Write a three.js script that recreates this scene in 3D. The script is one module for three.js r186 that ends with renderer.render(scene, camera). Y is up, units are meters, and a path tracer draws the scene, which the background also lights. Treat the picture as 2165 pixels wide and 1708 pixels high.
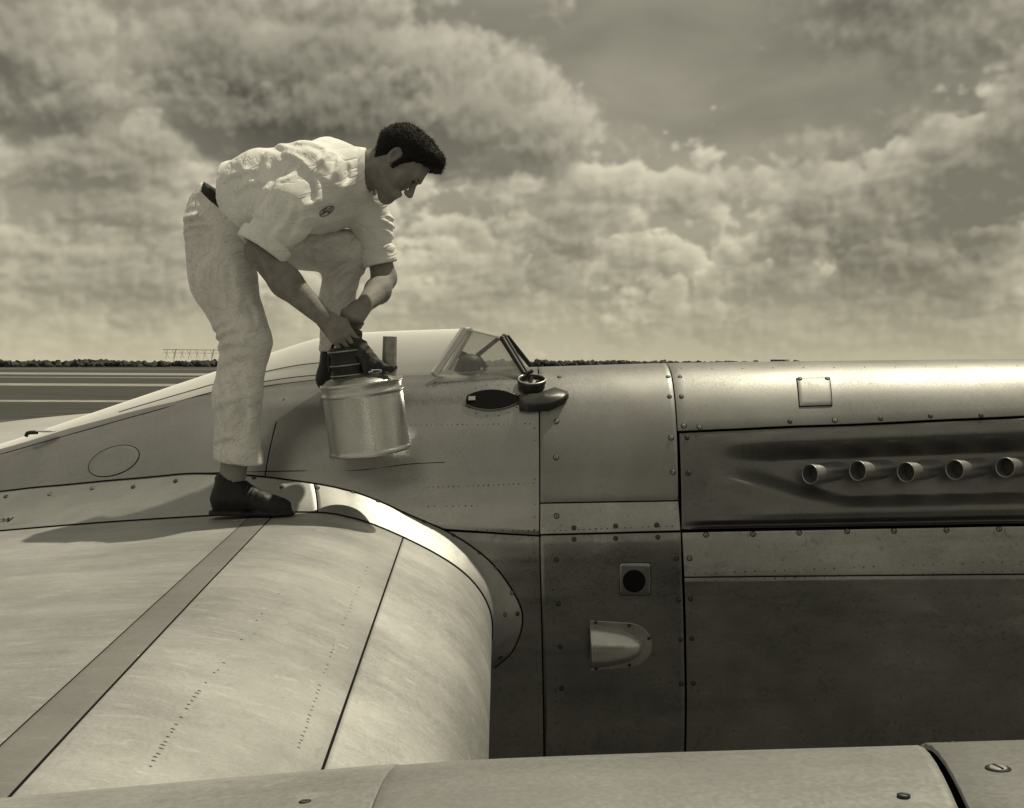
import * as THREE from 'three';
import { mergeGeometries, mergeVertices } from 'three/addons/utils/BufferGeometryUtils.js';
import { RoundedBoxGeometry } from 'three/addons/geometries/RoundedBoxGeometry.js';
import { TextGeometry } from 'three/addons/geometries/TextGeometry.js';
import { FontLoader } from 'three/addons/loaders/FontLoader.js';

// ------------------------------------------------------------------ camera, sky, sun, exposure
const V = (x, y, z) => new THREE.Vector3(x, y, z);
const W0 = 2164, H0 = 1708, FOC = 2308, HOR = 770;            // the photograph's measured frame, focal length and horizon
const CAM = V(0, 3.0, 4.3), PITCH = Math.atan((H0 / 2 - HOR) / FOC);
const scene = new THREE.Scene();
const camera = new THREE.PerspectiveCamera(THREE.MathUtils.radToDeg(2 * Math.atan(H0 / 2 / FOC)), 1024 / 808, 0.05, 9000);
camera.position.copy(CAM); camera.rotation.x = -PITCH;
const renderer = new THREE.WebGLRenderer();
renderer.toneMapping = THREE.LinearToneMapping;
renderer.toneMappingExposure = 1.1;
renderer.shadowMap.enabled = true;
const SUN = V(0.40, 1.0, -0.28).normalize();
const sun = new THREE.DirectionalLight(new THREE.Color().setRGB(1, 0.925, 0.70), 3.45);
sun.name = 'sun';
sun.position.copy(SUN).multiplyScalar(60); sun.castShadow = true; sun.shadow.radius = 1.6;
Object.assign(sun.shadow.camera, { left: -8, right: 8, top: 8, bottom: -8, near: 1, far: 120 });
sun.shadow.mapSize.set(4096, 4096);
scene.add(sun);

// ------------------------------------------------------------------ seeded noise
function rng(seed) { let s = seed >>> 0; return () => { s = (s + 0x6d2b79f5) | 0; let t = Math.imul(s ^ (s >>> 15), 1 | s); t = (t + Math.imul(t ^ (t >>> 7), 61 | t)) ^ t; return ((t ^ (t >>> 14)) >>> 0) / 4294967296; }; }
const PERM = (() => { const r = rng(77), p = Array.from({ length: 256 }, (_, i) => i); for (let i = 255; i > 0; i--) { const j = Math.floor(r() * (i + 1)); [p[i], p[j]] = [p[j], p[i]]; } return new Uint8Array([...p, ...p]); })();
const GX = new Float32Array(256), GY = new Float32Array(256), GZ = new Float32Array(256);
{ const r = rng(5); for (let i = 0; i < 256; i++) { const z = r() * 2 - 1, a = r() * 6.2832, q = Math.sqrt(1 - z * z); GX[i] = q * Math.cos(a); GY[i] = q * Math.sin(a); GZ[i] = z; } }
const fade = (t) => t * t * t * (t * (t * 6 - 15) + 10), lerp = (a, b, t) => a + (b - a) * t, clamp = (x, a = 0, b = 1) => Math.min(b, Math.max(a, x));
const sstep = (a, b, x) => { const t = clamp((x - a) / (b - a)); return t * t * (3 - 2 * t); };
function noise(x, y, z = 0) {
  const X = Math.floor(x), Y = Math.floor(y), Z = Math.floor(z), fx = x - X, fy = y - Y, fz = z - Z, u = fade(fx), v = fade(fy), w = fade(fz);
  const g = (i, j, k) => { const h = PERM[PERM[PERM[(X + i) & 255] + ((Y + j) & 255)] + ((Z + k) & 255)]; return GX[h] * (fx - i) + GY[h] * (fy - j) + GZ[h] * (fz - k); };
  return 1.5 * lerp(lerp(lerp(g(0, 0, 0), g(1, 0, 0), u), lerp(g(0, 1, 0), g(1, 1, 0), u), v), lerp(lerp(g(0, 0, 1), g(1, 0, 1), u), lerp(g(0, 1, 1), g(1, 1, 1), u), v), w);
}
function fbm(x, y, z, n) { let s = 0, a = 0.5; for (let i = 0; i < n; i++) { s += a * noise(x, y, z + i * 7.3); x = x * 2.03 + 3.1; y = y * 2.03 - 1.7; z *= 2.03; a *= 0.5; } return s; }

const r1 = rng(31), hash = new Float32Array(1 << 16).map(() => r1());
const grain = (x, y) => hash[((x * 7919) ^ (y * 104729)) & 65535];

// ------------------------------------------------------------------ sky: three decks of heaped clouds, one behind another, over a hazy horizon
{
  const W = 4096, H = 2048, data = new Float32Array(W * H * 4), half = H / 2, out = new Float32Array(W * half), D = new Float32Array(W * half), K = new Float32Array(W * half);
  const puff = (u, v, N) => {                                       // round cauliflower heads: one minus the distance to the nearest of scattered points
    const X = Math.floor(u), Y = Math.floor(v); let m = 9;
    for (let b = -1; b <= 1; b++) for (let a = -1; a <= 1; a++) { const cx = ((X + a) % N + N) % N, h = PERM[PERM[cx & 255] + ((Y + b + (cx >> 8) * 7) & 255)], dx = X + a + 0.15 + 0.7 * (h / 255) - u, dy = Y + b + 0.15 + 0.7 * (PERM[h + 1] / 255) - v, q = dx * dx + dy * dy; if (q < m) m = q; }
    return 1 - m;
  };
  // each deck: macro frequency, head count round the horizon, lowest and highest degrees, cover, sunward steps, tones, heaps
  // a heap: degrees right of the view axis, degrees up, width, height, amount, shade of its body
  const decks = [
    { f: 12, fy: 30, N: 340, lo: -1, hi: 9, cover: -0.09, step: 0.55, seed: 3, soft: 0.12, bright: 0.70, dark: 0.25, heaps: [[-21, 4.4, 5, .8, .2, .3], [-8, 3.6, 5, .6, .2, .2], [.6, 6.6, 1.4, .8, .34, .2], [3, 4.0, 4, .5, .2, .3], [9, 4.6, 3.4, .7, .2, .4], [16, 4.2, 5, .9, .3, .5], [23, 3.4, 4, .8, .2, .5], [-15, 6.4, 3, .7, .16, .3], [6, 6.6, 2.0, .7, .2, .2]] },
    { f: 8, fy: 15, N: 170, lo: 2, hi: 17, cover: -0.15, step: 0.85, seed: 17, soft: 0.11, bright: 0.66, dark: 0.16, heaps: [[9.3, 8.0, 1.5, 1.1, .42, .3], [14.6, 8.2, 1.9, 1.6, .46, .3], [12.5, 6.2, 3.4, 1.0, .30, .5], [18, 5.4, 3.6, 1.1, .30, .8], [23.6, 8.4, 3.2, 2.6, .55, .75], [21, 5.6, 3.4, 1.0, .3, .8], [-20.5, 9.4, 4.2, 1.5, .26, .5], [-18, 7.0, 4.0, 1.0, .2, .3], [-24, 6.2, 3, 1, .2, .3], [3.2, 9.8, 2.2, .8, .12, .3], [9.5, 13.2, 7, 2.6, -.5, 0], [18, 13, 4, 2, -.4, 0]] },
    { f: 4.6, fy: 7.5, N: 84, lo: 8, hi: 60, cover: -0.09, step: 1.5, seed: 41, soft: 0.20, bright: 0.50, dark: 0.115, heaps: [[-12.8, 15.0, 4.2, 3.8, .5, 1.0], [-10, 12.6, 3.6, 1.6, .30, .9], [-24, 14, 3.6, 2.4, .5, .3], [-22.5, 11.8, 3, 1.2, .3, .8], [-5.0, 14.2, 2.6, 2.4, .42, .25], [-2.0, 12.2, 3.6, 1.7, .44, .15], [1.0, 11.2, 2.0, 1.2, .3, .3], [22, 16.4, 5, 1.6, .12, .5], [10, 14.6, 5.5, 2.6, -.5, 0], [17, 13, 5, 2, -.3, 0], [6, 10.5, 4, 1.2, -.3, 0], [-17.5, 11, 3, 1.2, -.2, 0], [-18.5, 16.5, 2, 2, -.25, 0]] },
  ];
  for (let r = 0; r < half; r++) {                                   // clear air, veiled by a thin broken sheet
    const E = (r + 0.5) / half * 90, y = Math.sin(E * Math.PI / 180), c = Math.cos(E * Math.PI / 180), b = lerp(0.235, 0.52, Math.exp(-E / 6)) * (1 + 0.25 * sstep(26, 60, E)), k = sstep(3, 9, E);
    for (let i = 0; i < W; i++) { if (E > 40 && i % 3) { out[r * W + i] = out[r * W + i - 1]; continue; } const az = ((i + 0.5) / W) * 2 * Math.PI - Math.PI, x = c * Math.cos(az), z = c * Math.sin(az); out[r * W + i] = b * (1 + k * (0.62 * fbm(x * 5 + 2, y * 13 + 0.3 * noise(x * 9, y * 9, z * 9), z * 5, E < 30 ? 5 : 3) + 0.05)); }
  }
  for (const k of decks) {
    const top = k.hi > 50 ? half : Math.ceil(k.hi / 90 * half) + 90;
    D.fill(-1);
    for (let r = 0; r < top; r++) {
      const E = (r + 0.5) / half * 90, y = Math.sin(E * Math.PI / 180), c = Math.cos(E * Math.PI / 180), fine = sstep(34, 26, E), win = k.cover - 0.5 * sstep(k.hi - 4, k.hi, E) * (k.hi < 50 ? 1 : 0) - 0.6 * sstep(k.lo + 2.5, k.lo - 1.5, E);
      for (let i = 0; i < W; i++) {
        if (E > 40 && i % 3) { D[r * W + i] = D[r * W + i - 1]; K[r * W + i] = 0.2; continue; }
        const az = ((i + 0.5) / W) * 2 * Math.PI - Math.PI, A = THREE.MathUtils.euclideanModulo((az + Math.PI / 2) * 180 / Math.PI + 180, 360) - 180, x = c * Math.cos(az), z = c * Math.sin(az);
        let d = fbm(x * k.f + k.seed, y * k.fy, z * k.f, 3) * 0.80 + win, body = 0.2, b = 0.22;
        if (fine > 0) {
          const wx = noise(x * k.f * 3.2, y * k.fy * 3.2, z * k.f * 3.2 + k.seed) / k.N * 0.22, wy = noise(x * k.f * 3.2 + 9, y * k.fy * 3.2, z * k.f * 3.2) / k.N * 0.22, u = az / (2 * Math.PI) + wx, v = E / 360 + wy;
          b = lerp(b, puff(u * k.N, v * k.N * 1.25, k.N) * 0.36 + puff(u * k.N * 2 + 0.37, v * k.N * 2.5, k.N * 2) * 0.19 + (k.N < 200 ? puff(u * k.N * 4 + 0.11 + v * 60, v * k.N * 4.6 - u * 50, k.N * 4) : 0.7) * 0.095 + 0.02 + 0.10 * noise(x * 95, y * 110, z * 95) + 0.05 * noise(x * 190, y * 210, z * 190) - 0.27, fine);
          if (A > -50 && A < 50 && E < 27) {
            let add = 0; const jx = noise(A * 0.25, E * 0.35, 2.2) * 0.8, jy = noise(A * 0.25, E * 0.35, 6.2) * 0.5;
            for (const h of k.heaps) { const q = ((A + jx - h[0]) / h[2]) ** 2 + ((E + jy - h[1]) / h[3]) ** 2; if (q < 6) { add += h[4] * Math.exp(-q); body += h[5] * Math.exp(-q * 1.2); } }
            const cut = sstep(50, 34, Math.abs(A)) * sstep(27, 21, E); d += add * cut; body = lerp(0.2, body, cut);
          }
        }
        D[r * W + i] = d + b * 0.95 + (grain(i, r) - 0.5) * 0.012; K[r * W + i] = body > 1 ? 1 : body;
      }
    }
    for (let r = 0; r < top; r++) {
      const E = (r + 0.5) / half * 90, haze = 0.80 * Math.exp(-E / 2.6) + 0.10;
      for (let i = 0; i < W; i++) {
        const o = r * W + i, d = D[o]; if (d < -0.06) continue;
        let sum = 0; for (const n of [4, 10, 19, 32, 50]) { const m = Math.round(n * k.step); sum += Math.max(0, D[Math.min(half - 1, r + m) * W + ((i + (m >> 1)) % W)]); }
        const g = d - D[Math.min(half - 1, r + Math.round(5 * k.step)) * W + ((i + 3) % W)], lit = Math.exp(-sum * 1.5), body = lerp(k.dark + 0.11, k.dark, K[o]);
        const tone = lerp(body, k.bright, lit) + clamp(g * 0.5, -0.07, 0.10);
        out[o] = lerp(out[o], lerp(tone, out[o], haze), sstep(-0.06, k.soft, d) * 0.93);
      }
    }
  }
  for (let r = 0; r < H; r++) for (let i = 0; i < W; i++) { const o = (r * W + i) * 4, az = ((i + 0.5) / W) * 2 * Math.PI - Math.PI, L = r < half ? 0.10 : out[(r - half) * W + i] * (1.05 - 0.20 * Math.cos(az - Math.atan2(SUN.z, SUN.x))), glow = r < half ? 0.3 : Math.exp(-((r - half + 0.5) / half * 90) / 6); data[o] = L; data[o + 1] = L * (0.933 - 0.014 * glow); data[o + 2] = L * (0.725 - 0.09 * glow); data[o + 3] = 1; }
  const t = new THREE.DataTexture(data, W, H, THREE.RGBAFormat, THREE.FloatType);
  t.mapping = THREE.EquirectangularReflectionMapping; t.magFilter = THREE.LinearFilter; t.minFilter = THREE.LinearFilter; t.needsUpdate = true;
  scene.background = t; scene.environment = t;
}

// ------------------------------------------------------------------ helpers
const dirOf = (u, v) => { const a = (u - W0 / 2) / FOC, e = (H0 / 2 - v) / FOC, s = Math.sin(PITCH), c = Math.cos(PITCH); return V(a, e * c - s, -e * s - c); };
const at = (u, v, z) => { const d = dirOf(u, v); return d.multiplyScalar((z - CAM.z) / d.z).add(CAM); };      // the point of a sight line in the plane at that z
const ground = (u, v, h = 0) => { const d = dirOf(u, v); return d.multiplyScalar((h - CAM.y) / d.y).add(CAM); };
const counts = {};
const numbered = (n) => { counts[n] = (counts[n] ?? -1) + 1; return counts[n] ? n + '_' + String(counts[n]).padStart(3, '0') : n; };
function tag(o, label, category, group, kind) { if (label) o.userData.label = label; if (category) o.userData.category = category; if (group) o.userData.group = group; if (kind) o.userData.kind = kind; return o; }
function mesh(name, geo, mat, parent, label) {
  const m = new THREE.Mesh(geo, mat); m.name = parent ? name : numbered(name); m.castShadow = m.receiveShadow = true;
  if (label) m.userData.label = label;
  (parent || scene).add(m); return m;
}
const structure = (name, geo, mat) => { const m = mesh(name, geo, mat); m.userData.kind = 'structure'; return m; };
const merge = (list) => mergeGeometries(list.map((g) => { const q = g.index ? g.toNonIndexed() : g; for (const k of Object.keys(q.attributes)) if (!['position', 'normal', 'uv'].includes(k)) q.deleteAttribute(k); if (!q.attributes.uv) q.setAttribute('uv', new THREE.BufferAttribute(new Float32Array(q.attributes.position.count * 2), 2)); return q; }));
function gridGeo(nu, nv, fn, uvf) {                              // fn(s, t) -> point
  const pos = [], uv = [], idx = [];
  for (let j = 0; j <= nv; j++) for (let i = 0; i <= nu; i++) { const p = fn(i / nu, j / nv); pos.push(p.x, p.y, p.z); const q = uvf ? uvf(p, i / nu, j / nv) : [p.x, p.y]; uv.push(q[0], q[1]); }
  for (let j = 0; j < nv; j++) for (let i = 0; i < nu; i++) { const a = j * (nu + 1) + i, b = a + 1, c = a + nu + 1, d = c + 1; idx.push(a, c, b, b, c, d); }
  const g = new THREE.BufferGeometry(); g.setAttribute('position', new THREE.Float32BufferAttribute(pos, 3)); g.setAttribute('uv', new THREE.Float32BufferAttribute(uv, 2)); g.setIndex(idx); g.computeVertexNormals(); return g;
}
// a sheet of real thickness: fn(s, t) -> {p, n}; its rim is folded down
function sheetGeo(nu, nv, fn, off, thick, uvf) {
  const e = 0.004, P = (i, j) => {
    const ci = clamp(i, 1, nu + 1) - 1, cj = clamp(j, 1, nv + 1) - 1, q = fn(ci / nu, cj / nv), rim = i < 1 || j < 1 || i > nu + 1 || j > nv + 1;
    const o = typeof off === 'function' ? off(ci / nu, cj / nv) : off;
    return q.p.clone().addScaledVector(q.n, rim ? o - thick : o);
  };
  return gridGeo(nu + 2, nv + 2, (s, t) => P(Math.round(s * (nu + 2)), Math.round(t * (nv + 2))), uvf);
}
const tubeGeo = (pts, r, seg = 40, rad = 6, closed = false) => new THREE.TubeGeometry(new THREE.CatmullRomCurve3(pts, closed, 'catmullrom', 0.3), seg, r, rad, closed);
const barGeo = (a, b, w, h) => { const L = a.distanceTo(b), g = new THREE.BoxGeometry(w, h, L); const m = new THREE.Matrix4().lookAt(a, b, V(0, 1, 0)); g.applyMatrix4(m); g.translate((a.x + b.x) / 2, (a.y + b.y) / 2, (a.z + b.z) / 2); return g; };
const cylGeo = (a, b, r1, r2 = r1, n = 20, open = false) => { const g = new THREE.CylinderGeometry(r2, r1, a.distanceTo(b), n, 1, open); g.applyQuaternion(new THREE.Quaternion().setFromUnitVectors(V(0, 1, 0), b.clone().sub(a).normalize())); const c = a.clone().add(b).multiplyScalar(0.5); g.translate(c.x, c.y, c.z); return g; };
function curve1(knots) {                                          // smooth function through [x, y] knots (monotone cubic)
  const n = knots.length, x = knots.map((k) => k[0]), y = knots.map((k) => k[1]), d = [], m = [];
  for (let i = 0; i < n - 1; i++) d.push((y[i + 1] - y[i]) / (x[i + 1] - x[i]));
  for (let i = 0; i < n; i++) m.push(i === 0 ? d[0] : i === n - 1 ? d[n - 2] : d[i - 1] * d[i] <= 0 ? 0 : 2 * d[i - 1] * d[i] / (d[i - 1] + d[i]));
  return (q) => { q = clamp(q, x[0], x[n - 1]); let i = 0; while (i < n - 2 && q > x[i + 1]) i++; const h = x[i + 1] - x[i], t = (q - x[i]) / h, t2 = t * t, t3 = t2 * t; return (2 * t3 - 3 * t2 + 1) * y[i] + (t3 - 2 * t2 + t) * h * m[i] + (-2 * t3 + 3 * t2) * y[i + 1] + (t3 - t2) * h * m[i + 1]; };
}
// a smooth skin round a signed distance field (surface nets)
function nets(f, p0, p1, cell) {
  const lo = p0.clone().min(p1), hi = p0.clone().max(p1);
  const nx = Math.ceil((hi.x - lo.x) / cell) + 1, ny = Math.ceil((hi.y - lo.y) / cell) + 1, nz = Math.ceil((hi.z - lo.z) / cell) + 1, val = new Float32Array(nx * ny * nz), id = new Int32Array(nx * ny * nz).fill(-1);
  const B = 4, far = cell * B * 1.9 + 0.02;                         // blocks whose centre is far from the surface are filled at once
  for (let k = 0; k < nz; k += B) for (let j = 0; j < ny; j += B) for (let i = 0; i < nx; i += B) {
    const c = f(lo.x + (i + B / 2) * cell, lo.y + (j + B / 2) * cell, lo.z + (k + B / 2) * cell), full = Math.abs(c) < far;
    for (let kk = k; kk < Math.min(nz, k + B); kk++) for (let jj = j; jj < Math.min(ny, j + B); jj++) for (let ii = i; ii < Math.min(nx, i + B); ii++) val[ii + nx * (jj + ny * kk)] = full ? f(lo.x + ii * cell, lo.y + jj * cell, lo.z + kk * cell) : c;
  }
  const pos = [], idx = [], S = [1, nx, nx * ny];
  const corner = [0, 1, nx, nx + 1, nx * ny, nx * ny + 1, nx * ny + nx, nx * ny + nx + 1], edges = [[0, 1], [2, 3], [4, 5], [6, 7], [0, 2], [1, 3], [4, 6], [5, 7], [0, 4], [1, 5], [2, 6], [3, 7]];
  for (let k = 0; k < nz - 1; k++) for (let j = 0; j < ny - 1; j++) for (let i = 0; i < nx - 1; i++) {
    const o = i + nx * (j + ny * k); let m = 0; for (let c = 0; c < 8; c++) if (val[o + corner[c]] < 0) m |= 1 << c;
    if (m === 0 || m === 255) continue;
    let x = 0, y = 0, z = 0, n = 0;
    for (const [a, b] of edges) { if (((m >> a) & 1) === ((m >> b) & 1)) continue; const va = val[o + corner[a]], vb = val[o + corner[b]], t = va / (va - vb); x += (a & 1) + ((b & 1) - (a & 1)) * t; y += ((a >> 1) & 1) + (((b >> 1) & 1) - ((a >> 1) & 1)) * t; z += ((a >> 2) & 1) + (((b >> 2) & 1) - ((a >> 2) & 1)) * t; n++; }
    id[o] = pos.length / 3; pos.push(lo.x + (i + x / n) * cell, lo.y + (j + y / n) * cell, lo.z + (k + z / n) * cell);
  }
  for (let k = 1; k < nz - 1; k++) for (let j = 1; j < ny - 1; j++) for (let i = 1; i < nx - 1; i++) {
    const o = i + nx * (j + ny * k), a = val[o] < 0;
    for (let ax = 0; ax < 3; ax++) {
      if (a === val[o + S[ax]] < 0) continue;
      const u = S[(ax + 1) % 3], v = S[(ax + 2) % 3], q = [id[o], id[o - u], id[o - u - v], id[o - v]];
      if (q.some((e) => e < 0)) continue;
      if (a) idx.push(q[0], q[1], q[2], q[0], q[2], q[3]); else idx.push(q[0], q[2], q[1], q[0], q[3], q[2]);
    }
  }
  const g = new THREE.BufferGeometry(); g.setAttribute('position', new THREE.Float32BufferAttribute(pos, 3)); g.setIndex(idx); g.computeVertexNormals();
  const uv = new Float32Array(pos.length / 3 * 2); for (let i = 0; i < uv.length / 2; i++) { uv[2 * i] = pos[3 * i] + pos[3 * i + 2] * 0.6; uv[2 * i + 1] = pos[3 * i + 1] + pos[3 * i + 2] * 0.35; } g.setAttribute('uv', new THREE.BufferAttribute(uv, 2)); return g;
}
const smin = (a, b, k) => { const h = Math.max(k - Math.abs(a - b), 0) / k; return Math.min(a, b) - h * h * k * 0.25; };
const smax = (a, b, k) => -smin(-a, -b, k);
const cone = (a, b, r1, r2) => { const bx = b.x - a.x, by = b.y - a.y, bz = b.z - a.z, l2 = bx * bx + by * by + bz * bz; return (x, y, z) => { const px = x - a.x, py = y - a.y, pz = z - a.z, t = clamp((px * bx + py * by + pz * bz) / l2), dx = px - bx * t, dy = py - by * t, dz = pz - bz * t; return Math.sqrt(dx * dx + dy * dy + dz * dz) - lerp(r1, r2, t); }; };
const ball = (c, r) => (x, y, z) => Math.hypot(x - c.x, y - c.y, z - c.z) - r;
const join = (list, k) => (x, y, z) => { let d = 1e9; for (const f of list) d = smin(d, f(x, y, z), k); return d; };

// ------------------------------------------------------------------ textures and materials
function tex(w, h, fn, srgb = false, rep = 1) {
  const d = new Uint8Array(w * h * 4);
  for (let y = 0; y < h; y++) for (let x = 0; x < w; x++) { const c = fn(x / w, y / h, x, y), o = (y * w + x) * 4; if (typeof c === 'number') { d[o] = d[o + 1] = d[o + 2] = clamp(c) * 255; } else { d[o] = clamp(c[0]) * 255; d[o + 1] = clamp(c[1]) * 255; d[o + 2] = clamp(c[2]) * 255; } d[o + 3] = 255; }
  const t = new THREE.DataTexture(d, w, h); t.magFilter = THREE.LinearFilter; t.minFilter = THREE.LinearMipmapLinearFilter; t.generateMipmaps = true; t.wrapS = t.wrapT = THREE.MirroredRepeatWrapping; t.repeat.set(rep, rep); if (srgb) t.colorSpace = THREE.SRGBColorSpace; t.needsUpdate = true; return t;
}
// polished but weathered aluminium: the tone of the oxide in patches, speckle, long rubbing marks
const alloyMap = (seed, streak, dirt, lo, hi) => tex(640, 640, (u, v, x, y) => {
  const a = fbm(u * 5, v * 7, seed, 5), b = fbm(u * 5 + 5, v * 34, seed + 3, 4), c = grain(x, y) - 0.5, d = fbm(u * 22, v * 22, seed + 8, 4);
  let t = 0.62 + a * 0.28 + b * streak + c * 0.12 + d * 0.12;
  t += streak * 2.6 * sstep(0.38, 0.66, noise(u * 34 + a * 5, v * 200 + a * 14, seed + 50));
  t -= dirt * (0.5 * sstep(0.20, 0.44, fbm(u * 120, v * 120, seed + 20, 3) + 0.5 * fbm(u * 11, v * 15, seed + 30, 4)) + 0.35 * sstep(0.0, 0.5, fbm(u * 3.5, v * 34, seed + 40, 4)) + 0.22 * sstep(-0.1, 0.5, fbm(u * 4, v * 4, seed + 44, 3)));
  return lerp(lo, hi, clamp(t));
}, true);
const roughMap = (seed, streak, base) => tex(640, 640, (u, v, x, y) => base + fbm(u * 4, v * 5, seed, 4) * 0.16 + fbm(u * 7, v * 60, seed + 4, 4) * streak + (streak > 0.05 ? 0.12 : 0.03) * sstep(0.38, 0.66, noise(u * 34 + 3 * noise(u * 5, v * 5, seed), v * 210 + 4 * noise(u * 6, v * 6, seed + 1), seed + 9)) + (grain(x + 31, y) - 0.5) * 0.08);
const scratchBump = (seed) => tex(640, 640, (u, v, x, y) => 0.5 + fbm(u * 14, v * 60, seed, 4) * 0.16 + fbm(u * 26, v * 30, seed + 2, 3) * 0.25 + (grain(x, y + 77) - 0.5) * 0.1);
const M = {};
function alloy(color, map, rough, bump, o = {}) {
  return new THREE.MeshPhysicalMaterial({ color: new THREE.Color().setRGB(color, color, color * 0.985), map, roughness: o.rough ?? 1, roughnessMap: rough, metalness: o.metal ?? 0.78, bumpMap: bump, bumpScale: o.bump ?? 0.0006 });
}
const matte = (c, rough = 0.8, o = {}) => new THREE.MeshPhysicalMaterial({ color: new THREE.Color().setRGB(c, c * 0.985, c * 0.955), roughness: rough, ...o });
const mapSkin = alloyMap(1.3, 0.02, 0.14, 0.62, 0.92), mapWing = alloyMap(6.1, 0.05, 0.16, 0.54, 0.97), mapDirty = alloyMap(11.7, 0.03, 0.30, 0.40, 0.90), mapSoot = alloyMap(17.1, 0.03, 0.22, 0.48, 0.80);
const rghSkin = roughMap(2.2, 0.03, 0.37), rghWing = roughMap(4.4, 0.055, 0.42);
const bmpSkin = scratchBump(3.3), bmpWing = scratchBump(8.8);
M.skin = alloy(0.54, mapSkin, rghSkin, bmpSkin, { bump: 0.0003, metal: 0.90, rough: 0.80 });
M.cowl = alloy(0.40, mapSkin, rghSkin, bmpSkin, { bump: 0.0005, rough: 1.35, metal: 0.72 });
M.dirty = alloy(0.86, mapDirty, rghSkin, bmpSkin, { metal: 0.6, rough: 1.4 });
M.grimy = alloy(0.52, mapDirty, rghSkin, bmpSkin, { metal: 0.94, rough: 0.85 });
M.worn = alloy(0.56, mapDirty, rghSkin, bmpSkin, { metal: 0.92, rough: 0.95 });
M.soot = alloy(0.38, mapSoot, rghSkin, bmpSkin, { metal: 0.72, rough: 1.15 });
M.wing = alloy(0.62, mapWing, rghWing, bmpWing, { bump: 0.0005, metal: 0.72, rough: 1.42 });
M.nose = alloy(0.74, mapWing, rghWing, bmpWing, { bump: 0.0011, metal: 0.78, rough: 1.36 });  // colour raised above the wing skin to paint in the leading edge highlight
M.fillet = alloy(0.58, mapSkin, rghSkin, bmpWing, { bump: 0.0004, rough: 1.4, metal: 0.85 });
M.skin3 = alloy(0.80, mapWing, rghSkin, bmpWing, { bump: 0.0004, rough: 1.3 });
M.skin2 = alloy(0.68, mapSkin, rghSkin, bmpSkin, { bump: 0.0005, rough: 1.2 });
M.bore = matte(0.05, 0.9);
M.gap = matte(0.010, 0.98, { specularIntensity: 0.12 });
M.black = matte(0.014, 0.6);
M.bright = alloy(0.85, mapSkin, rghSkin, bmpSkin, { metal: 0.9, rough: 0.8 });
M.stack = alloy(0.80, mapDirty, rghSkin, bmpSkin, { metal: 0.75, rough: 1.1 });
M.screw = new THREE.MeshPhysicalMaterial({ color: 0xffffff, vertexColors: true, metalness: 0.6, roughness: 0.55 });
M.rivet = matte(0.07, 0.6, { metalness: 0.5 });
M.strip = matte(0.27, 0.7, { map: mapWing, metalness: 0.15 });
M.glass = new THREE.MeshPhysicalMaterial({ color: new THREE.Color().setRGB(0.66, 0.66, 0.64), transmission: 1, thickness: 0, roughness: 0.42, ior: 1.5 });
M.canopy = alloy(0.92, mapSkin, rghSkin, bmpSkin, { bump: 0.0003, metal: 0.4 });
M.perspex = new THREE.MeshPhysicalMaterial({ color: new THREE.Color().setRGB(0.93, 0.93, 0.92), transmission: 0.55, thickness: 0, roughness: 0.85, ior: 1.45 });

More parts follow.
